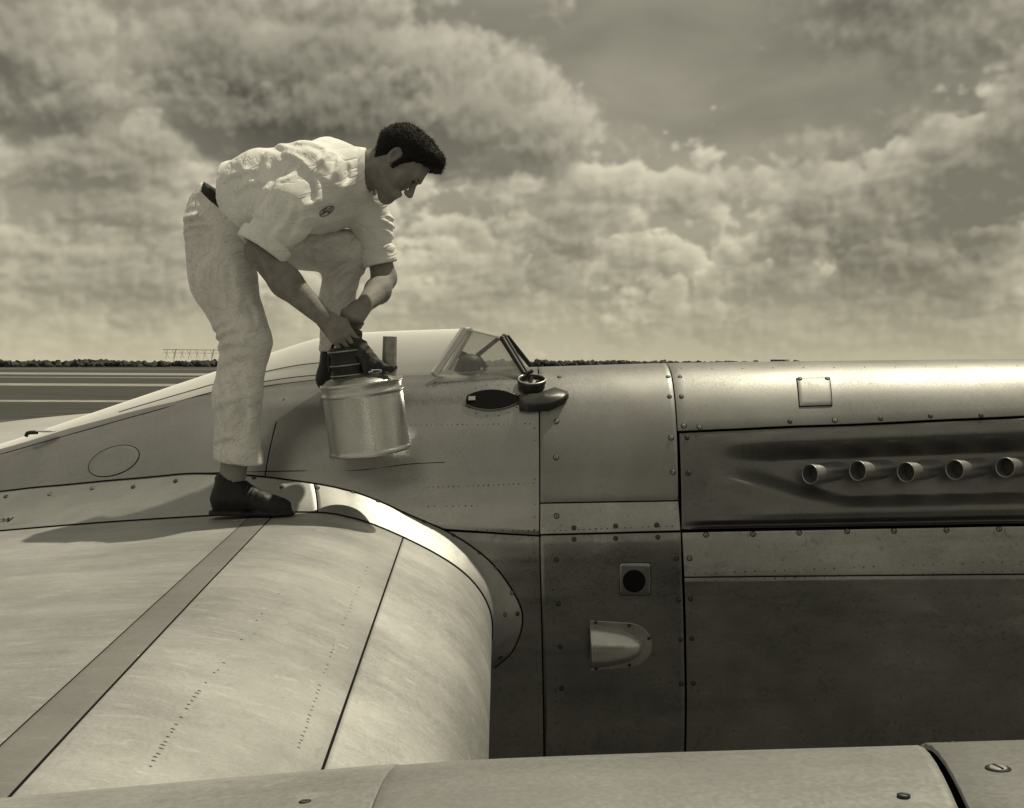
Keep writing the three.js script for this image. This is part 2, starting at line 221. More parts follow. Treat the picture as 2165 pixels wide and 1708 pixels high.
// ------------------------------------------------------------------ setting: ground, runways, apron, far wood
{
  const gm = tex(640, 640, (u, v, x, y) => 0.30 + fbm(u * 6, v * 40, 2, 5) * 0.22 + (grain(x, y) - 0.5) * 0.14, true, 1 / 60);
  structure('ground', gridGeo(40, 40, (s, t) => V((s - 0.5) * 12000, 0, (t - 0.7) * 9000), (p) => [p.x, p.z]), new THREE.MeshStandardMaterial({ color: new THREE.Color().setRGB(0.42, 0.42, 0.38), map: gm, roughness: 1 }));
  const cm = tex(512, 512, (u, v, x, y) => 0.7 + fbm(u * 8, v * 8, 5, 4) * 0.3 + (grain(x, y) - 0.5) * 0.12, true, 1 / 12);
  const concrete = new THREE.MeshStandardMaterial({ color: new THREE.Color().setRGB(0.52, 0.51, 0.48), map: cm, roughness: 0.95 });
  const band = (name, l, r, w) => { const a = ground(-700, l, 0.012), b = ground(1500, r, 0.012); structure(name, gridGeo(60, 1, (s, t) => V(lerp(a.x, b.x, s * 4 - 1.5), 0.012, lerp(a.z, b.z, s * 4 - 1.5) + (t - 0.5) * w), (p) => [p.x, p.z]), concrete); };
  band('runway', 785, 797, 60); band('taxiway', 809, 819, 17); 
  band('service_road', 778.5, 782, 30); band('dry_strip', 793.5, 804, 9); band('dry_strip', 845, 852, 4.5);
  const am = new THREE.MeshStandardMaterial({ color: new THREE.Color().setRGB(0.13, 0.127, 0.12), map: cm, roughness: 0.95 });
  structure('apron', gridGeo(20, 20, (s, t) => V((s - 0.5) * 110, 0.006, (t - 0.5) * 110), (p) => [p.x, p.z]), am);
  // the far wood: one uneven mass of crowns along the horizon
  const r = rng(9), leaf = new THREE.IcosahedronGeometry(1, 1), lp = leaf.attributes.position;
  for (let i = 0; i < lp.count; i++) { const k = 1 + 0.35 * noise(lp.getX(i) * 2.3, lp.getY(i) * 2.3, lp.getZ(i) * 2.3); lp.setXYZ(i, lp.getX(i) * k, lp.getY(i) * k, lp.getZ(i) * k); } leaf.computeVertexNormals();
  const N = 5200, wood = new THREE.InstancedMesh(leaf, matte(0.05, 1), N), m4 = new THREE.Matrix4(), q = new THREE.Quaternion(), e = new THREE.Euler();
  for (let i = 0; i < N; i++) {
    const a = (r() - 0.5) * 1.5, dist = 1250 + r() * 260, x = Math.sin(a) * dist * 1.15, z = 4 - Math.cos(a) * dist, tall = 6.2 + 2.6 * fbm(a * 30, 1, 1, 4) - 1.5 * sstep(-0.1, 0.4, a) + (r() < 0.06 ? 2.2 * r() : 0), h = tall * (0.35 + 0.6 * r());
    e.set(r() * 6, r() * 6, r() * 6); const sz = 1.4 + 1.8 * r(); m4.compose(V(x, Math.max(0.8, h - sz * 0.5), z), q.setFromEuler(e), V(sz * 1.5, sz, sz * 1.5)); wood.setMatrixAt(i, m4);
  }
  wood.name = 'distant_wood'; wood.castShadow = true; tag(wood, 'long low dark wood of trees along the flat horizon', 'trees', null, 'stuff'); scene.add(wood);
}
// trestle of an aerial array beyond the airfield
{
  const c = ground(400, 773, 0), t = new THREE.Group(); t.name = 'antenna_trestle'; t.position.copy(c); scene.add(t);
  tag(t, 'long open trestle on slanted posts standing on the flat field at the horizon', 'antenna');
  const D = CAM.z - c.z, px = D / FOC, X = (u) => (u - 400) * px, Y = (v) => (773 - v) * px, mat = matte(0.07, 0.9);
  mesh('rail', barGeo(V(X(345), Y(739), 0), V(X(560), Y(741), 0), 0.9, 1.0), mat, t);
  mesh('rail', barGeo(V(X(345), Y(746), 1.5), V(X(560), Y(747.5), 1.5), 0.3, 0.6), mat, t);
  for (let i = 0; i < 14; i++) { const u = 350 + i * 16; mesh('post', barGeo(V(X(u + 5), Y(740), 0.5), V(X(u), Y(759), 0.5), 0.6, 0.6), mat, t); mesh('brace', barGeo(V(X(u - 2), Y(740), 0.9), V(X(u + 8), Y(757), 0.9), 0.42, 0.42), mat, t); if (i % 5 === 1) mesh('leg', barGeo(V(X(u + 7), Y(737), 0.2), V(X(u - 2), Y(775), 0.2), 0.7, 0.7), mat, t); }
}
{
  const c = ground(1649, 773, 0), t = new THREE.Group(); t.name = 'field_hut'; t.position.copy(c); scene.add(t); tag(t, 'tiny far hut with a pale end wall on the horizon above the cowling', 'hut');
  const px = (CAM.z - c.z) / FOC, w = (x, a) => x * px * a;
  const g = new RoundedBoxGeometry(26 * px, 13 * px, 16 * px, 1, 0.5); g.translate(-6 * px, 6.5 * px, 0); mesh('wall', g, matte(0.05, 0.9), t);
  const g2 = new THREE.CylinderGeometry(7 * px, 8 * px, 13 * px, 10); g2.translate(13 * px, 6.5 * px, 0); mesh('tank', g2, matte(0.75, 0.6), t);
}

// ------------------------------------------------------------------ the aircraft: two fuselages and the wing between them
const plane = new THREE.Group(); plane.name = 'twin_fuselage_aircraft'; plane.position.set(0, 0, 0); scene.add(plane);
tag(plane, 'bare metal twin fuselage propeller aircraft with a man standing on its wing root', 'aircraft');

// a fuselage as a superellipse whose top, width and foot change along x
function makeBody(top, foot, wide, zc, n = 2.6, dent = () => 0) {
  const S = (x, a) => { const t = top(x), b = foot(x), yc = (t + b) / 2, h = (t - b) / 2, w = wide(x), s = Math.sin(a), c = Math.cos(a), r = Math.pow(Math.pow(Math.abs(s) / w, n) + Math.pow(Math.abs(c) / h, n), -1 / n) + dent(x, a); return V(x, yc + r * c, zc + r * s); };
  const N = (x, a) => { const e = 0.004, dx = S(x + e, a).sub(S(x - e, a)), da = S(x, a + e).sub(S(x, a - e)); return da.cross(dx).normalize(); };
  const F = (p) => { const t = top(p.x), b = foot(p.x); return Math.pow(Math.abs(p.z - zc) / wide(p.x), n) + Math.pow(Math.abs(p.y - (t + b) / 2) / ((t - b) / 2), n) - 1; };
  const A = (p) => Math.atan2(p.z - zc, p.y - (top(p.x) + foot(p.x)) / 2);
  function hit(u, v) {                                              // where a sight line first meets this fuselage
    const d = dirOf(u, v); let t0 = (Math.min(zc + 0.75, CAM.z - 0.05) - CAM.z) / d.z, t1 = (zc - 0.6 - CAM.z) / d.z, p = V(0, 0, 0), last = t0, best = null, bf = 1e9;
    for (let i = 0; i <= 300; i++) { const t = lerp(t0, t1, i / 300); p.copy(d).multiplyScalar(t).add(CAM); const f = F(p); if (f < bf) { bf = f; best = t; } if (f < 0) { let a = last, b = t; for (let k = 0; k < 30; k++) { const m = (a + b) / 2; p.copy(d).multiplyScalar(m).add(CAM); if (F(p) < 0) b = m; else a = m; } best = b; break; } last = t; }
    p.copy(d).multiplyScalar(best).add(CAM); const x = p.x, a = A(p); return { p: S(x, a), n: N(x, a), x, a };
  }
  return { S, N, F, A, hit };
}
const far = makeBody(
  curve1([[-6, 2.25], [-3.2, 2.42], [-2.0, 2.675], [-1.64, 2.788], [-1.15, 2.915], [-0.73, 2.955], [-0.283, 2.974], [0.108, 2.988], [0.667, 3.004], [1.3, 3.012], [2.0, 3.018], [2.9, 2.99], [3.3, 2.8]]),
  curve1([[-6, 1.85], [-3.2, 1.5], [-1.2, 1.25], [2.4, 1.25], [3.3, 1.75]]),
  curve1([[-6, 0.16], [-3.2, 0.34], [-2, 0.41], [-1.2, 0.445], [2.3, 0.45], [3.3, 0.3]]), 0, 2.6,
  (x, a) => (Math.abs(a) > 0.3 ? 1 : Math.abs(a) / 0.3) * (0.004 + 0.011 * sstep(-1.1, -0.6, x) * sstep(0.15, -0.1, x) + 0.006 * sstep(0.55, 0.8, x) * sstep(1.5, 1.8, a)) * fbm(x * 2.7 + 1.3, a * 3.4, 5.2, 3));   // hand beaten, dented sheet
const near = makeBody(curve1([[-6, 2.3], [-1.5, 2.50], [-0.6, 2.588], [-0.18, 2.627], [-0.02, 2.639], [0.394, 2.653], [2.6, 2.72]]), curve1([[-6, 1.7], [2.6, 1.42]]), curve1([[-6, 0.2], [-1.6, 0.49], [2.6, 0.5]]), 3.5, 3);

const bodyGeo = (B, x0, x1, off) => mergeVertices(gridGeo(140, 96, (s, t) => { const x = lerp(x0, x1, s), a = t * Math.PI * 2; const p = B.S(x, a); return p.addScaledVector(B.N(x, a), off); }, (p, s, t) => [p.x, t]));
const fus = mesh('fuselage', bodyGeo(far, -5.9, 3.25, -0.095), M.gap, plane, 'far fuselage with the open fuel filler, exhaust stacks and air scoop');
const fusNear = mesh('fuselage', bodyGeo(near, -6, 2.6, -0.03), M.gap, plane, 'near fuselage crossing the bottom of the picture');
{ const c = new THREE.SphereGeometry(1, 24, 16); c.scale(0.3, 0.52, 0.29); c.translate(3.3, 2.275, 0); mesh('nose', c, M.cowl, fus); }

// panel between four corners given as sight lines onto the skin; 'over' folds its upper edge across the crown
const armsUV = (B) => (p) => [p.x * 0.5, B.A(p) * 0.28];
function corner(B, c) { if (c.length === 3) { const h = B.hit(c[0], Math.max(c[1], 800)); return { x: h.x, a: c[2] }; } return B.hit(c[0], c[1]); }
function panel(B, tl, tr, br, bl, mat, parent, o = {}) {
  const c = [tl, tr, br, bl].map((k) => corner(B, k)), name = o.name || 'panel', nu = o.nu || 36, nv = o.nv || 40;
  const fn = (s, t) => { const x = lerp(lerp(c[0].x, c[1].x, s), lerp(c[3].x, c[2].x, s), t), a = lerp(lerp(c[0].a, c[1].a, s), lerp(c[3].a, c[2].a, s), t); return { p: B.S(x, a), n: B.N(x, a) }; };
  
  return mesh(name, sheetGeo(nu, nv, fn, o.off ?? 0.002, 0.007, armsUV(B)), mat, parent, o.label);
}
// ---- far fuselage skin
const OV = -1.15;
panel(far, [-3400, 900, OV], [1139, 800, OV], [1139, 1131.5], [-3400, 1150], M.skin, fus, { nu: 150, nv: 70, dent: 0.008 });
panel(far, [-300, 1139], [1139, 1135], [1153.5, 1600, 3.3], [-300, 1600, 3.3], M.grimy, fus, { nu: 40, nv: 40 });
panel(far, [1142, 800, OV], [1425, 800, OV], [1433, 1057], [1142, 1062.5], M.cowl, fus, { nu: 30, nv: 50, dent: 0.003 });
panel(far, [1142, 1065.5], [1433, 1060], [1437.5, 1121.5], [1142, 1129.5], M.dirty, fus, { label: 'stained strip below the upper cowl panel' });
panel(far, [1142, 1133], [1438, 1126], [1452, 1600, 3.3], [1156.5, 1600, 3.3], M.grimy, fus, {});
panel(far, [1428.5, 800, OV], [2700, 800, OV], [2700, 866], [1432.5, 911], M.cowl, fus, { nu: 60, nv: 40, dent: 0.003 });
panel(far, [1442, 1126.5], [2700, 1089.5], [2700, 1183.5], [1447, 1219.5], M.dirty, fus, { nu: 30, label: 'stained strip under the exhaust recess' });
panel(far, [1447, 1222], [2700, 1186], [2700, 1600, 3.3], [1456, 1600, 3.3], M.worn, fus, { nu: 60, nv: 60, dent: 0.010 });
// hatch lid on the upper cowl
{
  const c = [[1684, 802], [1752, 800], [1757, 857], [1690, 859]].map((k) => far.hit(...k));
  const round = (s, t, g) => { const e = 0.13, k = (q) => lerp(-g, 1 + g, q); let a = k(s), b = k(t); return [a, b]; };
  const fn = (g) => (s, t) => { const [a, b] = round(s, t, g), x = lerp(lerp(c[0].x, c[1].x, a), lerp(c[3].x, c[2].x, a), b), ag = lerp(lerp(c[0].a, c[1].a, a), lerp(c[3].a, c[2].a, a), b); return { p: far.S(x, ag), n: far.N(x, ag) }; };
  mesh('hatch_gap', sheetGeo(8, 8, fn(0.03), 0.0028, 0.003, armsUV(far)), M.gap, fus);
  mesh('hatch_lid', sheetGeo(8, 8, fn(0), 0.0050, 0.004, armsUV(far)), M.cowl, fus);
}
// oval inspection plate behind the wing root
function plateOn(B, cu, cv, ru, rv, tilt, mat, name, off, seg = 48, k = 2) {
  const pts = []; for (let i = 0; i < seg; i++) { const a = i / seg * Math.PI * 2, ca = Math.cos(a), sa = Math.sin(a), x = Math.sign(ca) * Math.pow(Math.abs(ca), 2 / k) * ru, y = Math.sign(sa) * Math.pow(Math.abs(sa), 2 / k) * rv; pts.push([cu + x * Math.cos(tilt) - y * Math.sin(tilt), cv + x * Math.sin(tilt) + y * Math.cos(tilt)]); }
  const pos = [], idx = [], R = 6;
  for (let r = 0; r <= R; r++) for (let i = 0; i < seg; i++) { const f = r === R ? 1 : (r / (R - 1)), h = B.hit(lerp(cu, pts[i][0], f), lerp(cv, pts[i][1], f)), p = h.p.addScaledVector(h.n, r === R ? off - 0.005 : off); pos.push(p.x, p.y, p.z); }
  for (let r = 0; r < R; r++) for (let i = 0; i < seg; i++) { const a = r * seg + i, b = r * seg + (i + 1) % seg; idx.push(a, a + seg, b, b, a + seg, b + seg); }
  const g = new THREE.BufferGeometry(); g.setAttribute('position', new THREE.Float32BufferAttribute(pos, 3)); g.setIndex(idx); g.computeVertexNormals(); const uv = []; for (let i = 0; i < pos.length / 3; i++) uv.push(pos[3 * i] * 0.5, pos[3 * i + 1] * 0.5); g.setAttribute('uv', new THREE.Float32BufferAttribute(uv, 2));
  return mesh(name, g, mat, fus);
}
plateOn(far, 241, 975, 57, 30, -0.35, M.gap, 'oval_gap', 0.0030);
plateOn(far, 241, 975, 55, 28.2, -0.35, M.skin, 'oval_plate', 0.0042);

// ---- screws and rivets
function screwGeo() {
  const lathe = (pts, n = 20) => { const g = new THREE.LatheGeometry(pts.map((p) => new THREE.Vector2(p[0], p[1])), n); g.rotateX(Math.PI / 2); return g; };
  const col = (g, c) => { g = g.toNonIndexed(); const n = g.attributes.position.count, a = new Float32Array(n * 3).fill(c); g.setAttribute('color', new THREE.BufferAttribute(a, 3)); return g; };
  const ring = lathe([[0.0105, -0.003], [0.0105, 0.0007], [0.0078, 0.0007], [0.0075, -0.001]]);
  const head = lathe([[0.0076, -0.001], [0.0074, 0.0012], [0.0064, 0.0019], [0, 0.0021]]);
  const slot = new THREE.BoxGeometry(0.0022, 0.0135, 0.0018); slot.translate(0, 0, 0.0016);
  return [0.30, 0.10].map((c) => mergeGeometries([col(ring, 0.014), col(head, c), col(slot, 0.012)]));
}
const SCREW = screwGeo(), rs = rng(404);
function place(o, p, n, spin = 0) { o.position.copy(p); o.quaternion.setFromUnitVectors(V(0, 0, 1), n).multiply(new THREE.Quaternion().setFromAxisAngle(V(0, 0, 1), spin)); return o; }
function screw(B, u, v, dark, parent = fus, k = 1, off = 0.002) { const h = B.hit(u, v), m = mesh('screw', SCREW[dark ? 1 : 0], M.screw, parent); place(m, h.p.clone().addScaledVector(h.n, off), h.n, rs() * 3); m.scale.setScalar(k); return m; }
for (const [u, v, d] of [
  [1176, 891, 0], [1175, 967, 0], [1176, 1091, 0], [1213, 1116, 1], [1301, 1112, 1], [1388, 1110, 1], [1213, 1140, 1], [1301, 1138, 1], [1390, 1136, 1], [1176, 1183, 1], [1180, 1276, 1], [1184, 1367, 1], [1187, 1454, 1],
  [1418, 926, 0], [1422, 998, 0], [1415, 839, 1], [1412, 797, 1], [1437, 797, 1], [1440, 839, 1], [1430, 1181, 1], [1457, 1180, 0], [1434, 1268, 1], [1459, 1266, 1], [1438, 1352, 1], [1462, 1350, 1], [1440, 1445, 1], [1465, 1444, 1],
  [1492, 1131, 0], [1591, 1129, 0], [1689, 1126, 0], [1790, 1123, 0], [1889, 1122, 0], [2000, 1120, 0], [2111, 1118, 0], [1445, 901, 0], [1478, 903, 0], [1669, 892, 1], [1764, 888, 0], [1861, 885, 1], [1966, 880, 1], [2073, 879, 1], [1182, 798, 1], [1690, 803, 1], [1748, 802, 1],
  [1452, 925, 1], [1455, 1000, 1],
]) screw(far, u, v, d, fus, d ? 0.86 : 1, v < 810 && u > 1600 ? 0.006 : 0.002);
const rivetHead = new THREE.SphereGeometry(0.0026, 8, 5); rivetHead.scale(1, 1, 0.42);
function rivets(B, parent, rows, jitter = 0.8, size = 1) {
  const list = [];
  for (const [u0, v0, u1, v1, n] of rows) for (let i = 0; i < n; i++) { if (rs() < 0.12) continue; const h = B.hit(lerp(u0, u1, i / (n - 1)) + (rs() - 0.5) * jitter, lerp(v0, v1, i / (n - 1)) + (rs() - 0.5) * jitter), g = rivetHead.clone(); const k = size * (0.6 + 0.6 * rs()); g.scale(k, k, 1); const m = new THREE.Matrix4().makeRotationFromQuaternion(new THREE.Quaternion().setFromUnitVectors(V(0, 0, 1), h.n)).setPosition(h.p.addScaledVector(h.n, 0.0022)); g.applyMatrix4(m); list.push(g); }
  const m = mesh('rivets', mergeGeometries(list), M.rivet, parent); m.userData.kind = 'stuff'; return m;
}
rivets(far, fus, [[868, 898, 1120, 896, 24], [905, 1030, 1128, 1022, 22], [905, 1072, 1010, 1070, 9], [985, 1122, 1128, 1122, 14], [1160, 1122, 1420, 1112, 22], [1470, 1212, 2160, 1186, 34], [1470, 1228, 2160, 1206, 34], [1500, 1285, 2150, 1256, 16], [1500, 1430, 2150, 1430, 12], [1600, 1480, 2150, 1476, 10], [1130, 905, 1130, 1120, 9], [1128, 1150, 1140, 1590, 24], [1166, 1150, 1178, 1600, 20], [1470, 1245, 1478, 1590, 18], [1470, 1370, 2150, 1352, 18], [1480, 1545, 2150, 1545, 20], [1440, 780, 2150, 775, 12]]);
{ const r = rng(12), list = []; for (let i = 0; i < 60; i++) list.push([1500 + r() * 660, 1240 + r() * 300]); rivets(far, fus, list.map(([u, v]) => [u, v, u + 6, v + 2, 2]), 10, 0.55).name = 'pits'; }
{ const rows = []; for (let i = 0; i < 16; i++) { const a = i / 16 * Math.PI * 2, c = Math.cos(-0.35), s = Math.sin(-0.35), x = 51 * Math.cos(a), y = 25 * Math.sin(a), u = 241 + x * c - y * s, v = 975 + x * s + y * c; rows.push([u, v, u + 0.5, v, 2]); } rivets(far, fus, rows, 0.2, 1.1); }

// ---- exhaust recess: a beaten trough with a rolled lip, five stacks
const recess = (s, t) => {
  const sL = lerp(0.085, 0.10, t) + 0.16 * sstep(0.30, 0.80, t), inside = sstep(sL - 0.045, sL + 0.07, s) * sstep(0.10, 0.26, t) * (1 - sstep(0.64, 0.80, t));
  const lip = Math.exp(-(((t - 0.83) / 0.055) ** 2)) * sstep(0.06, 0.22, s), under = sstep(0.90, 0.96, t) * sstep(0.0, 0.05, s);
  const swirl = Math.exp(-(((s - sL + 0.05) / 0.04) ** 2)) * sstep(0.2, 0.55, t) * (1 - sstep(0.8, 0.95, t));
  const dent = Math.exp(-(((s - 0.045) / 0.022) ** 2 + ((t - 0.5) / 0.2) ** 2));
  const rim = sstep(0, 0.05, t) * sstep(1, 0.97, t);
  return -0.0005 - 0.075 * inside + 0.008 * lip - 0.035 * under * (1 - sstep(0.985, 1, t)) + 0.003 * swirl - 0.012 * dent + 0.003 * rim * fbm(s * 9, t * 4, 3, 3);
};
{
  const c = [[1436, 916], [2700, 871], [2700, 1084], [1441, 1119.5]].map((k) => far.hit(...k));
  const fn = (s, t) => { const x = lerp(lerp(c[0].x, c[1].x, s), lerp(c[3].x, c[2].x, s), t), a = lerp(lerp(c[0].a, c[1].a, s), lerp(c[3].a, c[2].a, s), t); return { p: far.S(x, a), n: far.N(x, a) }; };
  mesh('exhaust_recess', sheetGeo(220, 90, fn, (s, t) => recess(s, t), 0.004, armsUV(far)), M.soot, fus, 'sooty hollowed panel round the exhaust stacks');
  const prof = [[0.012, 0], [0.034, 0], [0.035, 0.012], [0.0355, 0.06], [0.034, 0.19], [0.0365, 0.197], [0.037, 0.201], [0.0345, 0.203], [0.0318, 0.199], [0.031, 0.06], [0.0, 0.05]].map((p) => new THREE.Vector2(...p));
  const sg = new THREE.LatheGeometry(prof, 28); sg.scale(1, 1, 1.0);
  const uvs = [[1712, 1000], [1812, 998], [1913, 996], [2018, 993], [2122, 990], [2228, 987]];
  for (const [u, v] of uvs) {
    const h = far.hit(u, v), m = mesh('exhaust_stack', sg, M.stack, fus), ax = V(-0.80, 0.0, 0.60).normalize();
    m.quaternion.setFromUnitVectors(V(0, 1, 0), ax); m.position.copy(h.p).addScaledVector(h.n, 0.004).addScaledVector(ax, -0.203); m.rotateX((rs() - 0.5) * 0.05); m.rotateZ((rs() - 0.5) * 0.05);
    const inner = mesh('bore', new THREE.CylinderGeometry(0.0312, 0.0312, 0.002, 20), M.bore, fus); inner.quaternion.copy(m.quaternion); inner.position.copy(m.position).addScaledVector(V(0, 1, 0).applyQuaternion(m.quaternion), 0.160);
  }
}
// ---- round vent in a square doubler
plateOn(far, 1342, 1224, 34, 35, 0, M.gap, 'vent_gap', 0.0028, 40, 14);
plateOn(far, 1342, 1224, 32.6, 33.6, 0, M.grimy, 'vent_plate', 0.0036, 40, 14);
plateOn(far, 1340, 1228, 24, 24, 0, M.gap, 'vent_hole', 0.0048);
// ---- air scoop opening aft
{
  const h = far.hit(1300, 1362), n = h.n.clone(), ex = V(1, 0.02, 0); ex.addScaledVector(n, -ex.dot(n)).normalize(); const ey = n.clone().cross(ex).normalize();
  const px = (CAM.z - h.p.z) / FOC, X = (u) => (u - 1300) * px;
  const loc = (x, y, z) => h.p.clone().addScaledVector(ex, x).addScaledVector(ey, y).addScaledVector(n, z);
  const L0 = X(1247), L1 = X(1358), hh = (s) => 0.074 * Math.sqrt(Math.max(0, 1 - Math.pow(s, 2.6))) * lerp(1, 0.86, s) , zz = (s) => 0.066 * Math.sqrt(Math.max(0, 1 - Math.pow(s, 2.2)));
  const yc = (s) => lerp(-0.004, -0.010, s);
  const shell = (k) => gridGeo(40, 28, (s, t) => { const q = Math.min(1, s), a = t * Math.PI, H = hh(q) * k, Z = zz(q) * k; return loc(lerp(L0, L1, q), yc(q) + Math.cos(a) * H, 0.003 + Math.pow(Math.sin(a), 0.8) * Z); }, (p) => [p.x, p.y * 2]);
  mesh('air_scoop', merge([shell(1), shell(0.93)]), M.bright, fus, 'half dome air scoop open towards the tail');
  const rimPts = []; for (let i = 0; i <= 16; i++) { const a = i / 16 * Math.PI; rimPts.push(loc(L0, yc(0) + Math.cos(a) * 0.0725, 0.003 + Math.pow(Math.sin(a), 0.8) * 0.0645)); }
  mesh('scoop_rim', tubeGeo(rimPts, 0.0035, 40, 6), M.bright, fus);
  const fl = new THREE.Shape(); fl.moveTo(L0, 0.088); fl.lineTo(X(1330), 0.076); fl.bezierCurveTo(X(1394), 0.06, X(1394), -0.07, X(1330), -0.084); fl.lineTo(L0, -0.094); fl.closePath();
  const fg = new THREE.ExtrudeGeometry(fl, { depth: 0.004, bevelEnabled: true, bevelThickness: 0.0012, bevelSize: 0.0012, bevelSegments: 1, curveSegments: 20 });
  fg.applyMatrix4(new THREE.Matrix4().makeBasis(ex, ey, n).setPosition(h.p.clone().addScaledVector(n, -0.001))); mesh('scoop_flange', fg, M.stack, fus);
  for (const [x, y] of [[L0 + 0.02, 0.082], [L0 + 0.02, -0.086], [X(1330), 0.068], [X(1330), -0.076], [X(1372), 0.02]]) { const m = mesh('screw', SCREW[1], M.screw, fus); place(m, loc(x, y, 0.0045), n, rs() * 3); m.scale.setScalar(0.6); }
}

// ---- dark sealing strips and butt joints laid on the skin
const strip = (B, pts, r, parent, name = 'seal_strip', off = 0.001) => mesh(name, tubeGeo(pts.map(([u, v]) => { const h = B.hit(u, v); return h.p.addScaledVector(h.n, off); }), r, pts.length * 14, 6), M.gap, parent);
strip(far, [[-120, 996], [0, 961], [120, 927], [230, 896], [340, 865], [465, 833], [575, 815], [690, 800], [760, 794]], 0.0022, fus, 'joint_line', 0.0015);
strip(far, [[600, 843], [582, 900], [568, 960], [560, 1010], [555, 1040]], 0.0026, fus, 'joint_line', 0.0015);
strip(far, [[859, 815], [950, 808], [1054, 802]], 0.0013, fus, 'joint_line', 0.0015);
strip(far, [[440, 1000], [600, 997], [760, 992], [860, 980], [940, 976]], 0.0022, fus, 'joint_line', 0.001);

// ---- canopy fairing behind the windscreen
{
  const base = [[-60, 978], [0, 961], [120, 927], [230, 896], [340, 865], [465, 832], [575, 814], [690, 800], [800, 790], [880, 786], [925, 784]].map(([u, v]) => { const h = far.hit(u, v); return [h.p.x, h.p.y, Math.max(0.13, h.p.z)]; });
  const ky = curve1(base.map((b) => [b[0], b[1]])), kz = curve1(base.map((b) => [b[0], b[2]]));
  const top = curve1([[-2.12, 2.655], [-2.0, 2.690], [-1.64, 2.812], [-1.14, 2.980], [-0.945, 3.045], [-0.73, 3.108], [-0.56, 3.126], [-0.432, 3.132], [-0.17, 3.140]]);
  const x0 = base[0][0], x1 = -0.172;
  const fn = (s, t) => { const xt = lerp(x0, x1, s), xb = lerp(x0, base[base.length - 1][0], s), q = Math.cos(t * Math.PI), up = Math.pow(Math.max(0, 1 - Math.pow(Math.abs(q), 2.2)), 0.72), z = kz(xb) * q, x = lerp(xb, xt, up); return V(x, lerp(ky(xb) - 0.03, Math.max(top(xt), ky(xb)), up), z); };
  const can = mesh('canopy', gridGeo(90, 40, fn, (p) => [p.x * 0.5, p.y * 0.5 + p.z * 0.3]), M.perspex, plane, 'long pale clouded canopy sloping down behind the windscreen');
  const g = []; for (const [a, b, c] of [[0.34, 0.80, 0.16], [0.30, 0.78, 0.24]]) { const pts = []; for (let i = 0; i <= 20; i++) { const p = fn(lerp(a, b, i / 20), lerp(c, c - 0.05, i / 20)); pts.push(p.addScaledVector(V(0, 0.6, 0.8), 0.0005)); } g.push(tubeGeo(pts, 0.0016, 60, 5)); }
  for (const q of g) mesh('joint_line', q, M.gap, can);
  // dark grab handle on the spine, with its pale fairing
  const hp = at(60, 916, 0.2), hb = tubeGeo([hp.clone().add(V(-0.010, -0.012, 0)), hp.clone().add(V(-0.004, 0.0, 0)), hp.clone().add(V(0.010, 0.003, 0)), hp.clone().add(V(0.034, 0.004, 0))], 0.0075, 24, 8);
  mesh('grab_handle', hb, M.black, can);
  const f2 = new THREE.SphereGeometry(1, 16, 10); f2.scale(0.045, 0.005, 0.02); f2.translate(hp.x + 0.055, hp.y + 0.008, 0.19); mesh('handle_fairing', f2, M.canopy, can);
}
// ---- windscreen
{
  const rb = at(925, 792, 0.20), rt = at(988, 697, 0.10), ft = at(1062, 716, 0.10), fb = at(1108, 790, 0.20), ftF = at(1066, 712, -0.10), fbF = at(1128, 788, -0.20), rtF = at(992, 697, -0.10), rbF = at(940, 790, -0.2);
  const frame = mesh('windscreen_frame', merge([barGeo(rb.clone().add(V(-0.016, 0, 0)), rt.clone().add(V(-0.012, 0, 0)), 0.02, 0.026), barGeo(rbF, rtF, 0.02, 0.026), barGeo(rt, rtF, 0.03, 0.012)]), M.canopy, plane, 'low windscreen with a pale rear hoop and dark front posts');
  for (const [a, b] of [[ft, fb], [ftF, fbF]]) { mesh('front_post', merge([cylGeo(a, b, 0.011, 0.009, 10), cylGeo(a.clone().add(V(0.014, 0.004, 0.0)), b.clone().add(V(0.014, 0, 0)), 0.006, 0.006, 8), new THREE.SphereGeometry(0.0125, 10, 8).translate(a.x, a.y, a.z)]), M.black, frame); }
  const quad = (a, b, c, d) => { const g = gridGeo(1, 1, (s, t) => a.clone().lerp(b, s).lerp(d.clone().lerp(c, s), t), (p) => [p.x, p.y]); return g; };
  mesh('pane', quad(rt, ft, fb, rb), M.glass, frame); mesh('pane', quad(rtF, ftF, fbF, rbF), M.glass, frame); mesh('pane', quad(ft, ftF, fbF, fb), M.glass, frame);
  mesh('top_rail', barGeo(rt, ft, 0.008, 0.006), M.canopy, frame);
  // gun sight and its arm inside
  const b0 = at(993, 764, 0.05), el = at(1008, 752, 0.05), e2 = at(1055, 714, 0.04), e3 = at(1028, 778, 0.05);
  const sb = new THREE.SphereGeometry(1, 18, 12); sb.scale(0.05, 0.036, 0.05); sb.translate(b0.x, b0.y - 0.006, b0.z);
  const s2 = cylGeo(at(975, 760, 0.05), at(982, 744, 0.05), 0.016, 0.013, 12);
  mesh('gun_sight', merge([sb, s2, cylGeo(el, e2, 0.0095, 0.008, 10), cylGeo(at(1006, 750, 0.05), e3, 0.010, 0.012, 10), cylGeo(at(985, 790, 0.05), b0, 0.05, 0.045, 16)]), M.black, frame);
}
